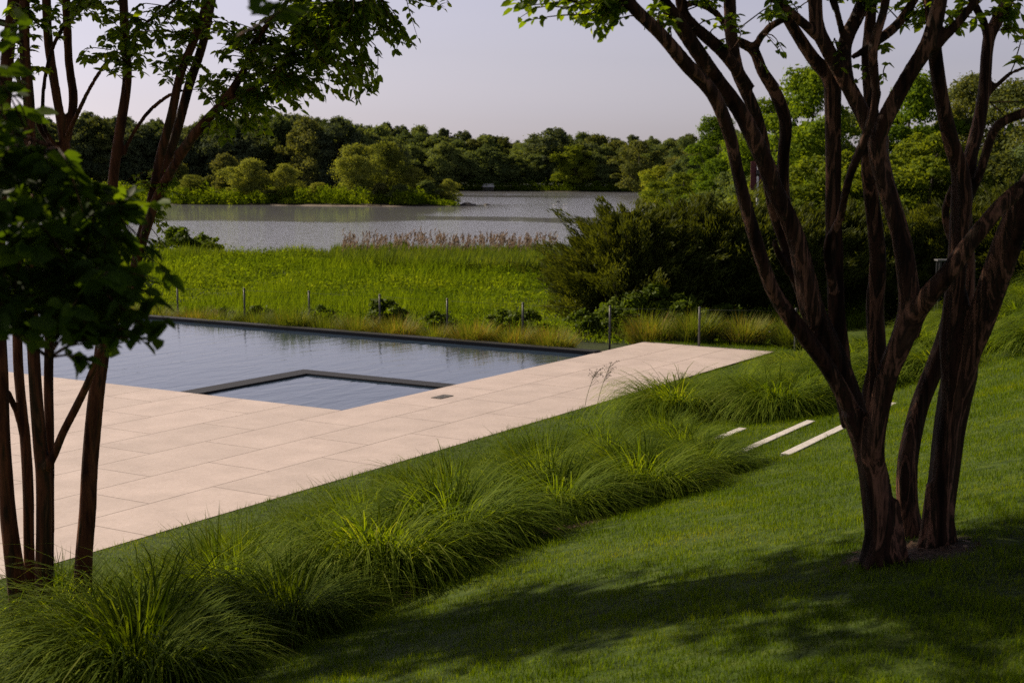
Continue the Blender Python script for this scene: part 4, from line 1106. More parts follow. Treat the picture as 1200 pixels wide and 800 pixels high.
# ------------------------------------------------------------------ tree crowns further off
def crown_np(seed, n, rad, h0, h1, leaf, lobes=16, droop=0.0, shell=.75, flat=1.0):
    r = rs(seed)
    c = np.zeros((lobes, 3)); rr = np.zeros(lobes)
    H = h1 - h0
    for i in range(lobes):
        u = (i + .5) / lobes
        zz = h0 + H * (.12 + .80 * u)
        prof = math.sin(math.pi * min(1, (u * .86 + .14))) ** .6
        th = i * 2.4 + r.uniform(-.4, .4); q = rad * prof * r.uniform(.15, .85)
        c[i] = (q * math.cos(th), q * math.sin(th), zz)
        rr[i] = rad * r.uniform(.20, .44) * (1.0 - .30 * u)
    # secondary bumps
    m = lobes * 5
    c2 = np.zeros((m, 3)); r2 = np.zeros(m)
    for i in range(m):
        j = r.randint(lobes); v = r.normal(0, 1, 3); v /= np.linalg.norm(v); v[2] = abs(v[2]) * .9 - .15
        c2[i] = c[j] + v * rr[j] * r.uniform(.7, 1.05); r2[i] = rr[j] * r.uniform(.22, .6)
    C = np.vstack([c, c2]); Rr = np.concatenate([rr, r2])
    wgt = Rr ** 2; wgt /= wgt.sum()
    j = r.choice(len(C), n, p=wgt)
    v = r.normal(0, 1, (n, 3)); v /= np.linalg.norm(v, axis=1)[:, None]
    v[:, 2] = np.where(v[:, 2] < -.35, -v[:, 2], v[:, 2])
    q = shell + (1 - shell) * r.rand(n) ** .6 + r.normal(0, .13, n) + (r.rand(n) < .06) * r.uniform(0, .5, n)
    sq = r.uniform(.6, 1.35, (len(C), 3)); p = C[j] + v * (Rr[j] * q)[:, None] * sq[j] * np.array([1, 1, .9 * flat])
    p[:, 2] = np.maximum(p[:, 2], h0 * .6)
    nr = v + r.normal(0, .55, (n, 3)); nr /= np.linalg.norm(nr, axis=1)[:, None]
    t1 = np.cross(nr, r.normal(0, 1, (n, 3))); t1 /= np.linalg.norm(t1, axis=1)[:, None]
    t2 = np.cross(nr, t1)
    L = leaf * r.uniform(.6, 1.3, n)[:, None]; w = L * r.uniform(.45, .75, n)[:, None]
    bend = nr * L * r.uniform(-.3, .3, n)[:, None]
    V = np.stack([p - t1 * L, p + t2 * w + bend, p + t1 * L, p - t2 * w + bend], 1).reshape(-1, 3)
    rnd_l = r.rand(len(C))
    rnd = np.clip(.5 * rnd_l[j] + .5 * r.rand(n), 0, 1)
    return V, np.arange(n * 4).reshape(-1, 4), np.repeat(rnd, 4), c, rr
def trunk_np(seed, h, rad, cs, limbs=6):
    tb = Tubes(); r = rs(seed)
    tb.add([(0, 0, -.4), (r.normal(0, .1), r.normal(0, .1), h * .45), (r.normal(0, .2), r.normal(0, .2), h * .85)], [rad, rad * .7, rad * .3], 8, .04, seed)
    for i in range(min(limbs, len(cs))):
        c = cs[(i * 3) % len(cs)]
        tb.add([(0, 0, h * r.uniform(.15, .4)), (c[0] * .5, c[1] * .5, c[2] * .7), tuple(c)], [rad * .45, rad * .3, rad * .1], 6, .02, i)
    return tb
def proto_tree(seed, n, rad, h0, h1, leaf, mat, lobes=16, **kw):
    V, q, rnd, cs, rr = crown_np(seed, n, rad, h0, h1, leaf, lobes, **kw)
    cr = mesh_np('crown', V, [q], [M[mat]], rnd=rnd)
    tk = trunk_np(seed, h1, .035 * h1 ** .9 * .6, cs).mesh('trunk', M['bark_far'])
    return cr, tk
def tree(name, protos, x, y, h, label, cat='tree', group=None, rot=None, wide=1.0, seed=0, sink=.0):
    """protos are made about 10 m tall"""
    cr, tk = protos
    r = rs(int(abs(x * 31 + y * 17)) + seed)
    rt = root(name, (x, y, g1(x, y) - sink), label, cat, group)
    k = h / 10
    rt.scale = (k * wide, k * wide, k); rt.rotation_euler = (0, 0, r.rand() * 6.28 if rot is None else rot)
    link('trunk', tk, rt); link('crown', cr, rt)
    return rt
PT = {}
for nm, mat in (('dark', 'leaf_dark_haze'), ('mid', 'leaf_mid_haze'), ('olive', 'leaf_olive'), ('bright', 'leaf_bright')):
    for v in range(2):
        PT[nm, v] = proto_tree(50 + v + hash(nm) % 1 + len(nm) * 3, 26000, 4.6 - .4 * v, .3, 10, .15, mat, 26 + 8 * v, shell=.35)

def px_x(px, D): return at(px, 300, D)[0]
def h_for(px_top, x, D):
    """height that brings a crown top to a picture row"""
    zt = at(600 + x / D * F_PX, px_top, D)[2]
    return zt - g1(x, D)

# far wood across the lake: treeline rows
skyl_x = [-50, 60, 110, 160, 220, 290, 350, 400, 450, 480, 520, 560, 590, 605, 630, 655, 690, 730, 780, 830, 900, 1000, 1300]
skyl_y = [138, 140, 134, 142, 142, 138, 134, 142, 146, 143, 150, 152, 160, 166, 156, 150, 158, 160, 158, 150, 150, 150, 150]
r = rs(3)
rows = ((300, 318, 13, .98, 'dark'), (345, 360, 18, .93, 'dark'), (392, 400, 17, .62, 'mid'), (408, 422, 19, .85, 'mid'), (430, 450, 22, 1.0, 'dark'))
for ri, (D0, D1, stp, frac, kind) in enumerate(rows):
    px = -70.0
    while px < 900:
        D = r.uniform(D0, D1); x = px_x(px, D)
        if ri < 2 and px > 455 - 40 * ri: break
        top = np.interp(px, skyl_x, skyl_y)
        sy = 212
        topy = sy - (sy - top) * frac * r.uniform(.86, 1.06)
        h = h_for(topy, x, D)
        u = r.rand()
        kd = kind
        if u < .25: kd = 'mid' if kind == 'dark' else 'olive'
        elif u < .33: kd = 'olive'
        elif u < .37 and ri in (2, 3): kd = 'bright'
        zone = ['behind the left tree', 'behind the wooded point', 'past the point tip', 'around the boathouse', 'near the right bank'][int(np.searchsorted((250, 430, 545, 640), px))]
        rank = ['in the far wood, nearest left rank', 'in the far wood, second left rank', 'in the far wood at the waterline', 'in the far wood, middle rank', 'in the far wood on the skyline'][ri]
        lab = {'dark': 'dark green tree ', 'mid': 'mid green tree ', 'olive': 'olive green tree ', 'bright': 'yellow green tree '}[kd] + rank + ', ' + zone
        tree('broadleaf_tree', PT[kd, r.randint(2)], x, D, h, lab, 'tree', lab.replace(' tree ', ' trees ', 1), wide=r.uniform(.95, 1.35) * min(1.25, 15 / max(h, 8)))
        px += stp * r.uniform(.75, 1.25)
# singled out far crowns
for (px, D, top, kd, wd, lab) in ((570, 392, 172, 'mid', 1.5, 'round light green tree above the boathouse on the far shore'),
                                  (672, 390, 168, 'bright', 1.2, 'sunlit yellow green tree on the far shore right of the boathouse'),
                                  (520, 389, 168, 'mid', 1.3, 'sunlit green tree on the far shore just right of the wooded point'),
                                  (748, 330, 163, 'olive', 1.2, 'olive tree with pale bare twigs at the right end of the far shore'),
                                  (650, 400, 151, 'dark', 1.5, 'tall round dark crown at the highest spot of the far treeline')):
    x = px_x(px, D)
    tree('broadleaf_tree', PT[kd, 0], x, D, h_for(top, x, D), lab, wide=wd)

# wooded point in the lake
pen = [(150, 204, 222, 'bright', 1.6, 'low yellow green willow scrub at the left end of the point'),
       (225, 206, 205, 'bright', 1.5, 'low yellow green bush on the point near the left trees'),
       (292, 207, 186, 'bright', 1.35, 'spreading light green tree, left one on the wooded point'),
       (335, 208, 192, 'bright', 1.2, 'rounded light green tree beside the spreading one on the point'),
       (265, 215, 180, 'olive', 1.2, 'olive green tree standing back on the left part of the point'),
       (205, 216, 185, 'olive', 1.3, 'olive tree behind the left myrtle stems on the point'),
       (418, 207, 169, 'bright', 1.05, 'tallest vase shaped yellow green tree on the wooded point'),
       (455, 213, 166, 'bright', 1.0, 'yellow green tree just right of the vase shaped one'),
       (485, 211, 196, 'bright', 1.2, 'small bright tree near the tip of the point'),
       (500, 207, 212, 'mid', 1.6, 'dark green rounded bush near the tip of the point'),
       (525, 209, 210, 'bright', 1.3, 'last bright bush at the tip of the point'),
       (470, 204, 216, 'mid', 1.8, 'low dense bush under the bright trees of the point'),
       (375, 209, 214, 'bright', 1.7, 'low scrub between the two tree groups of the point'),
       (445, 206, 214, 'olive', 1.8, 'low olive bush at the foot of the vase shaped tree'),
       (180, 210, 212, 'olive', 1.8, 'low olive bush near the left shore of the point'),
       (320, 205, 222, 'olive', 2.2, 'low shrub at the waterline of the point, middle'),
       (255, 206, 224, 'mid', 2.4, 'low shrub at the waterline of the point, left'),
       (110, 206, 214, 'bright', 1.6, 'pale bush seen between the left myrtle stems')]
PT['vase', 0] = proto_tree(91, 22000, 4.8, .5, 10, .13, 'leaf_willow', 34, shell=.5)
PT['vase', 1] = proto_tree(92, 22000, 5.0, .2, 10, .13, 'leaf_willow', 30, shell=.5)
for (px, D, top, kd, wd, lab) in pen:
    x = px_x(px, D); h = h_for(top, x, D)
    key = ('vase', int(px) % 2) if kd == 'bright' else (kd, int(px) % 2)
    tree('broadleaf_tree' if h > 4.5 else 'bush', PT[key], x, D, h, lab, 'tree' if h > 4.5 else 'bush', wide=wd * 1.02)

def shore_scrub():
    r = rs(66); V = []; C = []
    def clump(x, D, h, w, n, cv):
        v = r.normal(0, 1, (n, 3)); v /= np.linalg.norm(v, axis=1)[:, None]; v[:, 2] = np.abs(v[:, 2])
        q = .55 + .45 * r.rand(n)[:, None] ** .5
        p = np.array([x, D, g1(x, D)]) + v * q * np.array([w, w * .8, h]) * (1 + .22 * np.sin(v[:, :1] * 5 + x) * np.cos(v[:, 1:2] * 4 + D))
        nr = v + r.normal(0, .6, (n, 3)); nr /= np.linalg.norm(nr, axis=1)[:, None]
        t1 = np.cross(nr, r.normal(0, 1, (n, 3))); t1 /= np.linalg.norm(t1, axis=1)[:, None]; t2 = np.cross(nr, t1)
        L = r.uniform(.09, .2, (n, 1)); k = L * .6
        V.append(np.stack([p - t1 * L, p + t2 * k, p + t1 * L, p - t2 * k], 1).reshape(-1, 3))
        C.append(np.repeat(np.clip(cv + r.normal(0, .15, n), 0, 1), 4))
    for i in range(330):
        D = r.uniform(201, 216); x = r.uniform(px_x(80, D), px_x(542, D) - 1)
        if g1(x, D) < LAKE_Z + .03: continue
        big = r.rand() < .35
        clump(x, D, r.uniform(.4, 1.0) if not big else r.uniform(1.2, 2.6), r.uniform(.8, 1.8) if not big else r.uniform(1.4, 2.6), 260 if not big else 600, r.uniform(.25, .8))
    for i in range(260):
        D = r.uniform(386, 392); x = r.uniform(px_x(420, D), px_x(900, D))
        clump(x, D, r.uniform(.8, 3.2), r.uniform(1.5, 4), 160, r.uniform(.0, .45))
    for i in range(90):
        D = r.uniform(82, 190); x = 13 + .085 * (D - 80) + r.uniform(-.5, 5)
        clump(x, D, r.uniform(.5, 1.8), r.uniform(.8, 2.2), 300, r.uniform(.2, .8))
    V = np.vstack(V); C = np.concatenate(C)
    me = mesh_np('shore_scrub', V, [np.arange(len(V)).reshape(-1, 4)], [M['meadow_leaf']], rnd=C)
    tag(link('shore_scrub', me), 'low tangled green scrub along the lake shores', 'scrub', kind='stuff')
shore_scrub()

# right bank, receding trees
PR = {}
PR['fresh'] = proto_tree(61, 30000, 4.4, .3, 10, .115, 'leaf_fresh', 22, shell=.6)
PR['bright'] = proto_tree(62, 26000, 4.4, .3, 10, .12, 'leaf_bright', 24, shell=.55)
PR['olive'] = proto_tree(63, 20000, 4.3, .3, 10, .11, 'leaf_olive', 22, shell=.5)
PR['mid'] = proto_tree(64, 26000, 4.5, .3, 10, .12, 'leaf_mid_haze', 20, shell=.6)
bank = [(800, 200, 178, 'olive', 1.2, 'soft olive tree on the right bank beside the far wood'),
        (770, 170, 192, 'bright', 1.3, 'low bright tree on the right bank above the juniper'),
        (805, 150, 160, 'mid', .9, 'spiky topped green tree on the right bank'),
        (838, 130, 140, 'fresh', 1.0, 'fresh green tree behind the leftmost limb of the right tree'),
        (800, 120, 200, 'bright', 1.5, 'round yellow green bush over the juniper top'),
        (835, 110, 188, 'fresh', 1.3, 'fresh green bush behind the outer limb'),
        (880, 105, 150, 'mid', 1.0, 'green tree between the two outer limbs'),
        (945, 84, 84, 'fresh', .95, 'tall fresh green tree rising behind the middle limbs'),
        (905, 92, 118, 'fresh', .9, 'green tree just left of the tall fresh green one'),
        (1000, 92, 130, 'mid', 1.0, 'dark green tree seen through the inner limbs'),
        (1062, 80, 92, 'fresh', 1.0, 'rounded bright green tree behind the right fork'),
        (1090, 76, 150, 'bright', 1.2, 'bright green tree low behind the right fork'),
        (1128, 84, 88, 'olive', .9, 'thin crowned grey olive tree left of the last trunk'),
        (1180, 80, 96, 'olive', 1.1, 'grey olive tree behind the last limbs at the right edge'),
        (1235, 74, 105, 'olive', 1.1, 'grey olive tree cut by the right edge of the view'),
        (960, 62, 178, 'bright', 1.5, 'yellow green shrub hedge end behind the junipers'),
        (1020, 60, 172, 'bright', 1.5, 'broad yellow green bush behind the main fork'),
        (1085, 58, 178, 'bright', 1.5, 'broad yellow green bush right of the main fork'),
        (1150, 58, 180, 'olive', 1.4, 'olive bush below the grey trees at right'),
        (1215, 58, 170, 'mid', 1.4, 'dark bush at the right edge below the grey trees'),
        (900, 66, 205, 'mid', 1.6, 'dark green bush behind the red panel'),
        (860, 70, 215, 'mid', 1.5, 'green bush behind the juniper top')]
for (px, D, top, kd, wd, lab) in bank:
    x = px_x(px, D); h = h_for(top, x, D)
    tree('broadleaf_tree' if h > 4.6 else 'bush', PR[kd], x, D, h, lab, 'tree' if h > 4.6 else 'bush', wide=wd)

# junipers
def cedar_np(seed, rad, H, nbr=340, per=190, leaf=.052):
    r = rs(seed); tb = Tubes(); P = []; Dv = []; TT = []
    tb.add([(0, 0, -.2), (.05, 0, H * .4), (0, .05, H * .8)], [.09, .06, .02], 8, .04, seed)
    for i in range(nbr):
        u = r.rand() ** .8
        z0 = H * (.03 + .72 * u) * .9
        th = r.rand() * 6.28
        L = rad * (1 - .72 * u) * r.uniform(.45, 1.2) * (1.35 if r.rand() < .08 else 1) + .15
        el = r.uniform(.05, .55) + .55 * u
        d = np.array([math.cos(th) * math.cos(el), math.sin(th) * math.cos(el), math.sin(el)])
        s0 = np.array([0, 0, z0]) + r.normal(0, .1, 3) * rad
        e = s0 + d * L
        if i % 4 == 0: tb.add([s0, (s0 + e) / 2 + np.array([0, 0, -.04 * L]), e], [.02, .012, .004], 4, 0, i, n=5)
        t = 1 - (1 - .35) * r.rand(per) ** 1.2
        spread = .05 + .12 * (1 - t)
        pos = s0 + (e - s0) * t[:, None] + r.normal(0, 1, (per, 3)) * (spread * (.5 + .5 * L))[:, None] * np.array([1, 1, .55])
        P.append(pos); TT.append(t); Dv.append(d + r.normal(0, .30, (per, 3)) + np.array([0, 0, .15]))
    P = np.vstack(P); Dv = np.vstack(Dv); P[:, 2] = np.maximum(P[:, 2], .06)
    n = len(P); Dv /= np.linalg.norm(Dv, axis=1)[:, None]
    sd = np.cross(Dv, r.normal(0, 1, (n, 3))); sd /= np.linalg.norm(sd, axis=1)[:, None]
    L = leaf * 1.35 * r.uniform(.6, 1.6, n)[:, None]; w = L * .17
    V = np.stack([P - Dv * L, P + sd * w, P + Dv * L, P - sd * w], 1).reshape(-1, 3)
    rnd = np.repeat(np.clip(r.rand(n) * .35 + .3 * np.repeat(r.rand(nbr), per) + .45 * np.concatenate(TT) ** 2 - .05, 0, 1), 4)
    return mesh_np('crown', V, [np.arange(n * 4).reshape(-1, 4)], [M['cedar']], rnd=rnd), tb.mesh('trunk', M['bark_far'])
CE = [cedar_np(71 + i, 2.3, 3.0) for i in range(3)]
def juniper(px, D, top, v, wd, lab, rot=0.0):
    x = px_x(px, D); rt = root('juniper', (x, D, g1(x, D) - .05), lab, 'juniper', 'junipers beyond the fence')
    h = h_for(top, x, D); k = h / 3.15
    rt.scale = (k * wd, k * wd, k); rt.rotation_euler = (0, 0, rot)
    link('trunk', CE[v][1], rt); link('crown', CE[v][0], rt)
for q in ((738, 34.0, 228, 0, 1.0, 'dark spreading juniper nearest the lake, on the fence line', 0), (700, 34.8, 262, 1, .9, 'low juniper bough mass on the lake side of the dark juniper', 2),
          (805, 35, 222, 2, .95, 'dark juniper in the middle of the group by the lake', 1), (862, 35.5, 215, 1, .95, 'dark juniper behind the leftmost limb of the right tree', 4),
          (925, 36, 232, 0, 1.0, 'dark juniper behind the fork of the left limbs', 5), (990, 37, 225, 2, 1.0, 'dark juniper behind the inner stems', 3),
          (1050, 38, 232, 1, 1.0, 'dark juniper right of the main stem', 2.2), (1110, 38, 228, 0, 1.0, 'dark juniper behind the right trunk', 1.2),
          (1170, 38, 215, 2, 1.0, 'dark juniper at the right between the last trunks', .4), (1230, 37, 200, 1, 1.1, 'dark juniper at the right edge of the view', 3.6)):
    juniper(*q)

# ------------------------------------------------------------------ meadow, reeds, weeds
def make_meadow():
    r = rs(21); n = 330000
    D = (27 ** .2 + r.rand(n) * (77 ** .2 - 27 ** .2)) ** 5
    x = r.uniform(-1, 1, n) * (D * .40 + 2)
    a, b = ab(x, D)
    keep = (a > 10.3 + .6 * wob(x, D, .7)) & (b > 1.2 + .5 * wob(x, D, .9)) & (x < 13 + .05 * (D - 30))
    keep &= G(x, D) > LAKE_Z + .02
    x, y = x[keep], D[keep]; n = len(x)
    z = G(x, y)
    lump = .5 + .5 * np.clip(.9 * wob(x, y, .55, 1) + .8 * wob(x, y, 1.6, 2), -1, 1)
    big = .5 + .5 * wob(x, y, 5, 4)
    hh = (.08 + .62 * lump ** 1.6 * (.35 + .9 * big)) * (1 + .35 * sstep(y, 45, 65))
    # broad leaves
    p = np.stack([x, y, z + hh * r.rand(n) ** .4], -1)
    nb = int(n * .55)
    pl = p[:nb]
    nr = np.array([-.25, -.2, 1]) + r.normal(0, .6, (nb, 3)); nr /= np.linalg.norm(nr, axis=1)[:, None]
    t1 = np.cross(nr, r.normal(0, 1, (nb, 3))); t1 /= np.linalg.norm(t1, axis=1)[:, None]; t2 = np.cross(nr, t1)
    L = (.035 + .035 * sstep(y[:nb], 30, 60))[:, None] * r.uniform(.6, 1.4, (nb, 1)); w = L * .5
    V1 = np.stack([pl - t1 * L, pl + t2 * w, pl + t1 * L, pl - t2 * w], 1).reshape(-1, 3)
    # blades
    m = n - nb
    rt = np.stack([x[nb:], y[nb:], z[nb:]], -1)
    drift = sstep(wob(x[nb:], y[nb:], 2.1, 9) + .5 * wob(x[nb:], y[nb:], .8, 3), .12, .45)
    V2, fl, k = blades(rt, (hh[nb:] + .42 * drift) * r.uniform(.7, 1.5, m), r.uniform(.012, .022, m) * (1 + .6 * sstep(y[nb:], 35, 65)), r.rand(m) * 6.28, r.uniform(0, .4, m), r.uniform(.2, 1.2, m), 2, 9)
    cval = np.clip(.26 + .35 * lump * r.uniform(.5, 1.4, n) + .32 * wob(x, y, 3.2, 5) + .2 * wob(x, y, 1.1, 7) + r.normal(0, .16, n) + (r.rand(n) < .04) * .5, 0, 1)
    me = mesh_np('meadow', np.vstack([V1, V2]), [np.arange(nb * 4).reshape(-1, 4)] + [f + nb * 4 for f in fl], [M['meadow_leaf']],
                 rnd=np.concatenate([np.repeat(cval[:nb], 4), np.repeat(cval[nb:], k)]))
    tag(link('meadow', me), 'lush green wild meadow between the fence and the lake', 'meadow', kind='stuff')
make_meadow()

def make_reeds():
    r = rs(22); n = 26000
    y = r.uniform(57, 76, n)
    x0 = np.interp(y, [57, 62, 70, 76], [px_x(520, 57), px_x(400, 62), px_x(385, 70), px_x(400, 76)])
    x1 = np.interp(y, [57, 76], [4, 5.5])
    x = x0 + (x1 - x0) * r.rand(n)
    k = (G(x, y) > LAKE_Z - .5); x, y = x[k], y[k]
    # lower shore rushes to the left
    n2 = 15000
    y2 = r.uniform(68, 77.5, n2); x2 = r.uniform(-24, -9, n2); k = G(x2, y2) > LAKE_Z - .5; x2, y2 = x2[k], y2[k]
    h = np.concatenate([r.uniform(.6, 1.08, len(x)) * (1 + .1 * wob(x, y, 1.2)), r.uniform(.25, .75, len(x2)) * (.8 + .75 * wob(x2, y2, .9))])
    x = np.concatenate([x, x2]); y = np.concatenate([y, y2]); n = len(x)
    rt = np.stack([x, y, G(x, y)], -1)
    V, fl, m = blades(rt, np.maximum(h, .2), r.uniform(.03, .055, n), r.normal(.3, 1.2, n), r.uniform(0, .2, n), r.uniform(.1, .9, n), 3, 4)
    me = mesh_np('reed_bed', V, fl, [M['reed_blade']], rnd=np.repeat(np.clip(r.normal(.5, .22, n), 0, 1), m))
    tag(link('reed_bed', me), 'tall green reeds along the near shore of the lake', 'reeds', kind='stuff')
    # plumes
    n = 400
    px = r.uniform(400, 652, n); D = r.uniform(66, 75, n)
    x = np.array([px_x(p, d) for p, d in zip(px, D)]); z = G(x, D)
    top = z + 1.27 + .2 * wob(x, D, .8) + r.normal(0, .16, n)
    rt = np.stack([x, D, z], -1)
    V1, f1, m1 = blades(rt, top - z - .2, np.full(n, .018), r.rand(n) * 6.28, r.uniform(0, .06, n), r.uniform(0, .1, n), 2, 3, taper=.4)
    # feathery heads: several drooping diamonds each
    q = 7
    cx = np.repeat(x, q) + r.normal(0, .03, n * q) + .03; cz = np.repeat(top, q) - np.tile(np.linspace(0, .30, q), n); cy = np.repeat(D, q) + r.normal(0, .03, n * q)
    P = np.stack([cx, cy, cz], -1); dv = np.stack([r.normal(.35, .25, n * q), r.normal(0, .3, n * q), np.full(n * q, .9)], -1)
    dv /= np.linalg.norm(dv, axis=1)[:, None]; sd = np.cross(dv, r.normal(0, 1, (n * q, 3))); sd /= np.linalg.norm(sd, axis=1)[:, None]
    L = .085; w = .030
    V2 = np.stack([P - dv * L, P + sd * w, P + dv * L, P - sd * w], 1).reshape(-1, 3)
    o0 = len(V1)
    me = mesh_np('reed_plumes', np.vstack([V1, V2]), [np.arange(len(V2)).reshape(-1, 4) + o0] + f1, [M['reed_plume']],
                 rnd=np.concatenate([np.repeat(r.rand(n), m1), np.repeat(r.rand(n * q), 4)]))
    tag(link('reed_plumes', me), 'pinkish brown seed plumes standing above the reeds', 'reed plumes', kind='stuff')
make_reeds()

def weed_mesh(seed, n, rad, H, leaf, mat='weed'):
    V, q, rnd, cs, rr = crown_np(seed, n, rad, .05, H, leaf, 9, shell=.4)
    return mesh_np('leafy_weed', V, [q], [M[mat]], rnd=rnd)
WD = [weed_mesh(401 + i, 2600, .62, .7, .05) for i in range(3)]
wl_ = []
r = rs(6)
for (px, D, h) in ((258, 33.5, .45), (300, 34, .5), (372, 33.5, .5), (452, 31.5, .8), (515, 31, .5), (592, 30.6, .6), (622, 30.4, .6), (690, 30, .6), (722, 30.5, .7), (745, 31.5, .9), (775, 32, 1.1), (805, 31.3, .8), (850, 31.8, .7), (240, 77, 1.4), (211, 76, 1.8), (470, 78, 1.2)):
    wl_.append((px, D, h))
wl_.sort()
for i, (px, D, h) in enumerate(wl_):
    x = px_x(px, D)
    if D > 70: lab = ('round bush on the near lake shore, ' + {211: 'leftmost and tallest', 240: 'middle', 470: 'rightmost'}[px]); nm = 'bush'
    else: lab = None; nm = 'leafy_weed'
    o = link(nm, WD[i % 3], None, (x, D, g1(x, D) - .03)); k = h / .75
    o.scale = (k * 1.15, k * 1.15, k); o.rotation_euler = (0, 0, r.rand() * 6.28)
    tag(o, lab or 'leafy dark green weed clump at the wire fence, around the {} stretch from the left'.format(ORD[min(i, 19)]), 'bush' if D > 70 else 'weed', 'leafy weeds along the fence' if D < 70 else None)

# ------------------------------------------------------------------ fence
post_b = [16.9, 14.89, 12.80, 10.90, 8.95, 7.20, 5.36, 3.38, 1.49, -.4]
post_t = [.46, .48, .54, .57, .59, .59, .60, .64, .72, .80]
FA = 9.2
fence = root('wire_fence', W(FA, 8, -.3), 'low wire mesh fence with slim metal posts behind the pool', 'fence')
f0 = Vector(W(FA, 8, -.3))
for bb, zt in zip(post_b, post_t):
    p = Vector(W(FA, bb)); z0 = g1(p.x, p.y)
    t = Tubes(); t.add([(0, 0, -.1), (0, 0, (zt - z0) / 2), (0, 0, zt - z0)], [.021, .021, .021], 10, 0, n=4)
    t.add([(0, 0, zt - z0), (0, 0, zt - z0 + .012), (0, 0, zt - z0 + .03)], [.028, .028, .012], 10, 0, n=5)
    o = link('post', t.mesh('post', M['post_metal']), fence, Vector((p.x, p.y, z0)) - f0)
t = Tubes()
for i in range(len(post_b) - 1):
    b0, b1 = post_b[i], post_b[i + 1]; z0 = g1(*W(FA, b0)[:2]); z1 = g1(*W(FA, b1)[:2])
    for k in range(7):
        u = k / 6; za = z0 + .05 + (post_t[i] - .03 - z0 - .05) * u; zb = z1 + .05 + (post_t[i + 1] - .03 - z1 - .05) * u
        t.add([np.array(W(FA, b0, za)) - np.array(f0), np.array(W(FA, b1, zb)) - np.array(f0)], [.0028 if k == 6 else .001] * 2, 3, 0, n=2)
    m = int((b0 - b1) / .15)
    for k in range(1, m):
        u = k / m; bb = b0 + (b1 - b0) * u
        t.add([np.array(W(FA, bb, z0 + (z1 - z0) * u + .05)) - np.array(f0), np.array(W(FA, bb, post_t[i] + (post_t[i + 1] - post_t[i]) * u - .03)) - np.array(f0)], [.0009] * 2, 3, 0, n=2)
link('wire_mesh', t.mesh('wire_mesh', M['wire'], False), fence)

# ------------------------------------------------------------------ small things
# red panel on a white pole
D = 36.3; p = at(888, 200, D); z0 = g1(p[0], D)
sg = root('banner_pole', (p[0], D, z0), 'slim white pole carrying a dark red panel, among the junipers', 'sign')
t = Tubes(); zt = at(888, 189, D)[2] - z0
t.add([(0, 0, -.1), (.01, 0, zt * .6), (0, 0, zt)], [.032, .030, .026], 10, 0, n=6); link('pole', t.mesh('pole', M['white_paint']), sg)
t = Tubes(); t.add([(0, 0, zt - .38), (0, 0, zt - .3), (0, 0, zt - .22)], [.04, .045, .04], 10, 0, n=4); link('bracket', t.mesh('bracket', M['black_plastic']), sg)
zb = at(888, 223, D)[2] - z0
box_obj('panel', [(-.17, .17, .05, .075, zb, zt)], M['dark_red'], sg, .004)
# boathouse
D = 387.0; x = px_x(572, D); z0 = g1(x, D)
bh = root('boathouse', (x, D, z0), 'tiny white boathouse at the foot of the wood on the far shore', 'boathouse')
box_obj('wall', [(-1.5, 1.5, -1.2, 1.2, -.2, .8)], M['rock'], bh, .02)
V = [(-1.7, -1.45, .78), (1.7, -1.45, .78), (1.7, 1.45, .78), (-1.7, 1.45, .78), (-1.2, 0, 1.75), (1.2, 0, 1.75)]
link('roof', mesh_np('roof', V, [np.array([[0, 1, 5, 4], [2, 3, 4, 5], [3, 2, 1, 0]]), np.array([[1, 2, 5], [3, 0, 4]])], [M['white_paint']]), bh)
box_obj('door', [(-.45, .45, -1.24, -1.203, -.1, .65)], M['black_plastic'], bh)

# water birds: one continuous body grown from a skinned spine
def bird(name, px, py, mat, label, up):
    D = (CAM_Z - LAKE_Z) / ((CAM_Z - at(px, py, 1.0)[2]))
    x = at(px, py, D)[0]
    V = [(0, 0, .07), (-.16, 0, .08), (-.30, 0, .13), (.14, 0, .09), (.22, 0, .17 + .1 * up), (.25, 0, .26 + .22 * up), (.31, 0, .29 + .24 * up), (.38, 0, .275 + .24 * up)]
    E_ = [(0, 1), (1, 2), (0, 3), (3, 4), (4, 5), (5, 6), (6, 7)]
    rad = [.12, .10, .03, .085, .04, .034, .04, .012]
    me = bpy.data.meshes.new(name); me.from_pydata(V, E_, [])
    o = bpy.data.objects.new('t', me); COL.objects.link(o)
    md = o.modifiers.new('s', 'SKIN'); o.modifiers.new('u', 'SUBSURF').levels = 2
    for i, rr in enumerate(rad): me.skin_vertices[0].data[i].radius = (rr, rr)
    me.skin_vertices[0].data[0].use_root = True
    dg = bpy.context.evaluated_depsgraph_get(); dg.update()
    nm = bpy.data.meshes.new_from_object(o.evaluated_get(dg)); bpy.data.objects.remove(o)
    nm.materials.clear(); nm.materials.append(mat)
    b = link(name, nm, None, (x, D, LAKE_Z)); b.rotation_euler = (0, 0, .5 * up - .2)
    tag(b, label, 'bird', 'water birds on the lake')
bird('water_bird', 650, 241, M['feather'], 'white water bird floating on the lake, left of the white pair', 0)
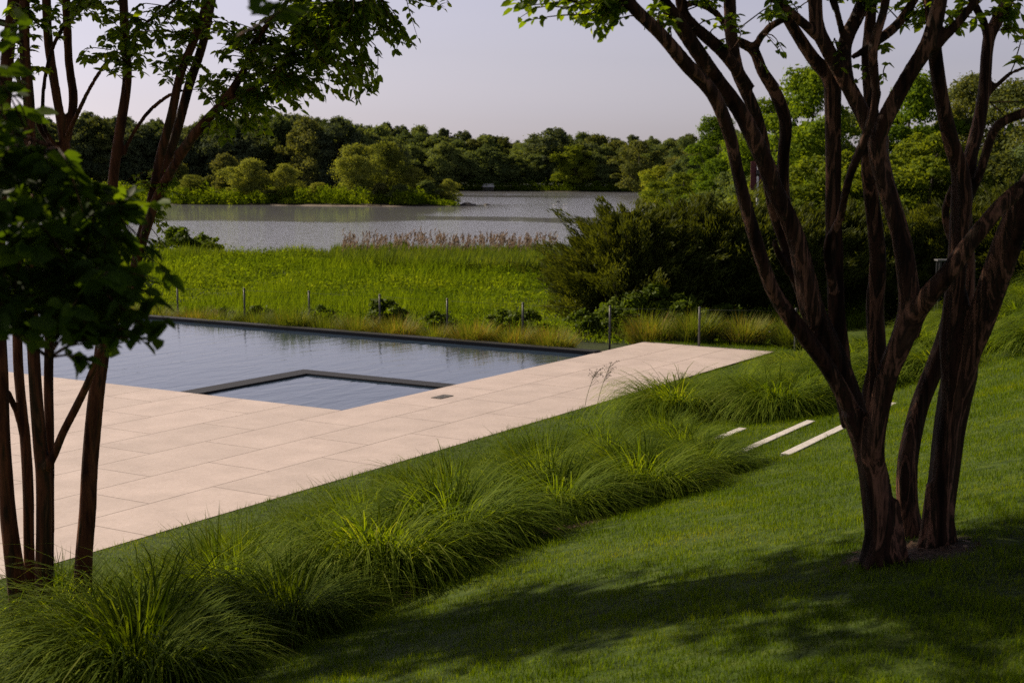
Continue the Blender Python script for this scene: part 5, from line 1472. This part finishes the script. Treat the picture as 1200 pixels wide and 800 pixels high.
bird('water_bird', 662, 241, M['feather'], 'white water bird floating on the lake, right of the white pair', .2)
bird('water_bird', 654.5, 237, M['dark_feather'], 'dark upright water bird behind the white pair on the lake', 1)
# rocks at the point
def rock(px, D, s, lab, seed):
    bm = bmesh.new(); bmesh.ops.create_icosphere(bm, subdivisions=3, radius=1)
    for v in bm.verts:
        c = v.co; k = 1 + .18 * math.sin(c.x * 3.1 + seed) + .15 * math.sin(c.y * 4.3 + seed * 2) + .12 * math.sin(c.z * 5.1 + seed)
        v.co = Vector((c.x * 1.5, c.y, c.z * .45)) * k * s
    me = bpy.data.meshes.new('rock'); bm.to_mesh(me); bm.free(); me.materials.append(M['rock'])
    tag(link('rock', me, None, (px_x(px, D), D, LAKE_Z + .05 * s)), lab, 'rock', 'rocks off the wooded point')
rock(546, 206, .8, 'dark low rock at the very tip of the wooded point', 1)
rock(555, 207, .45, 'smaller dark rock just off the tip of the point', 2)
rock(571, 212, .35, 'small lone rock in the water right of the point', 3)
# garden light at the terrace end
D = 28.3; p = at(904, 397, D); z0 = g1(p[0], D)
gl = root('garden_light', (p[0], D, z0), 'small black garden light standing in the grass past the terrace tip', 'garden light')
t = Tubes(); t.add([(0, 0, -.03), (0, 0, .08), (0, 0, .2)], [.018, .018, .018], 8, 0, n=3); link('stake', t.mesh('stake', M['black_plastic']), gl)
t = Tubes(); t.add([(0, 0, .17), (0, 0, .2), (0, 0, .26), (0, 0, .27)], [.03, .065, .065, .02], 12, 0, n=8); link('lamp_head', t.mesh('lamp_head', M['black_plastic']), gl)
# pale table behind the right trunk
D = 26.5; p = at(1119, 304, D); z0 = g1(p[0], D); h = p[2] - z0
tbk = root('garden_table', (p[0], D, z0), 'small pale table top glimpsed behind the right trunk', 'table')
box_obj('tabletop', [(-.36, .36, -.12, .12, h - .03, h)], M['post_metal'], tbk, .006)
for sx in (-.3, .3):
    for sy in (-.09, .09):
        box_obj('leg', [(sx - .02, sx + .02, sy - .02, sy + .02, -.05, h - .031)], M['black_plastic'], tbk)
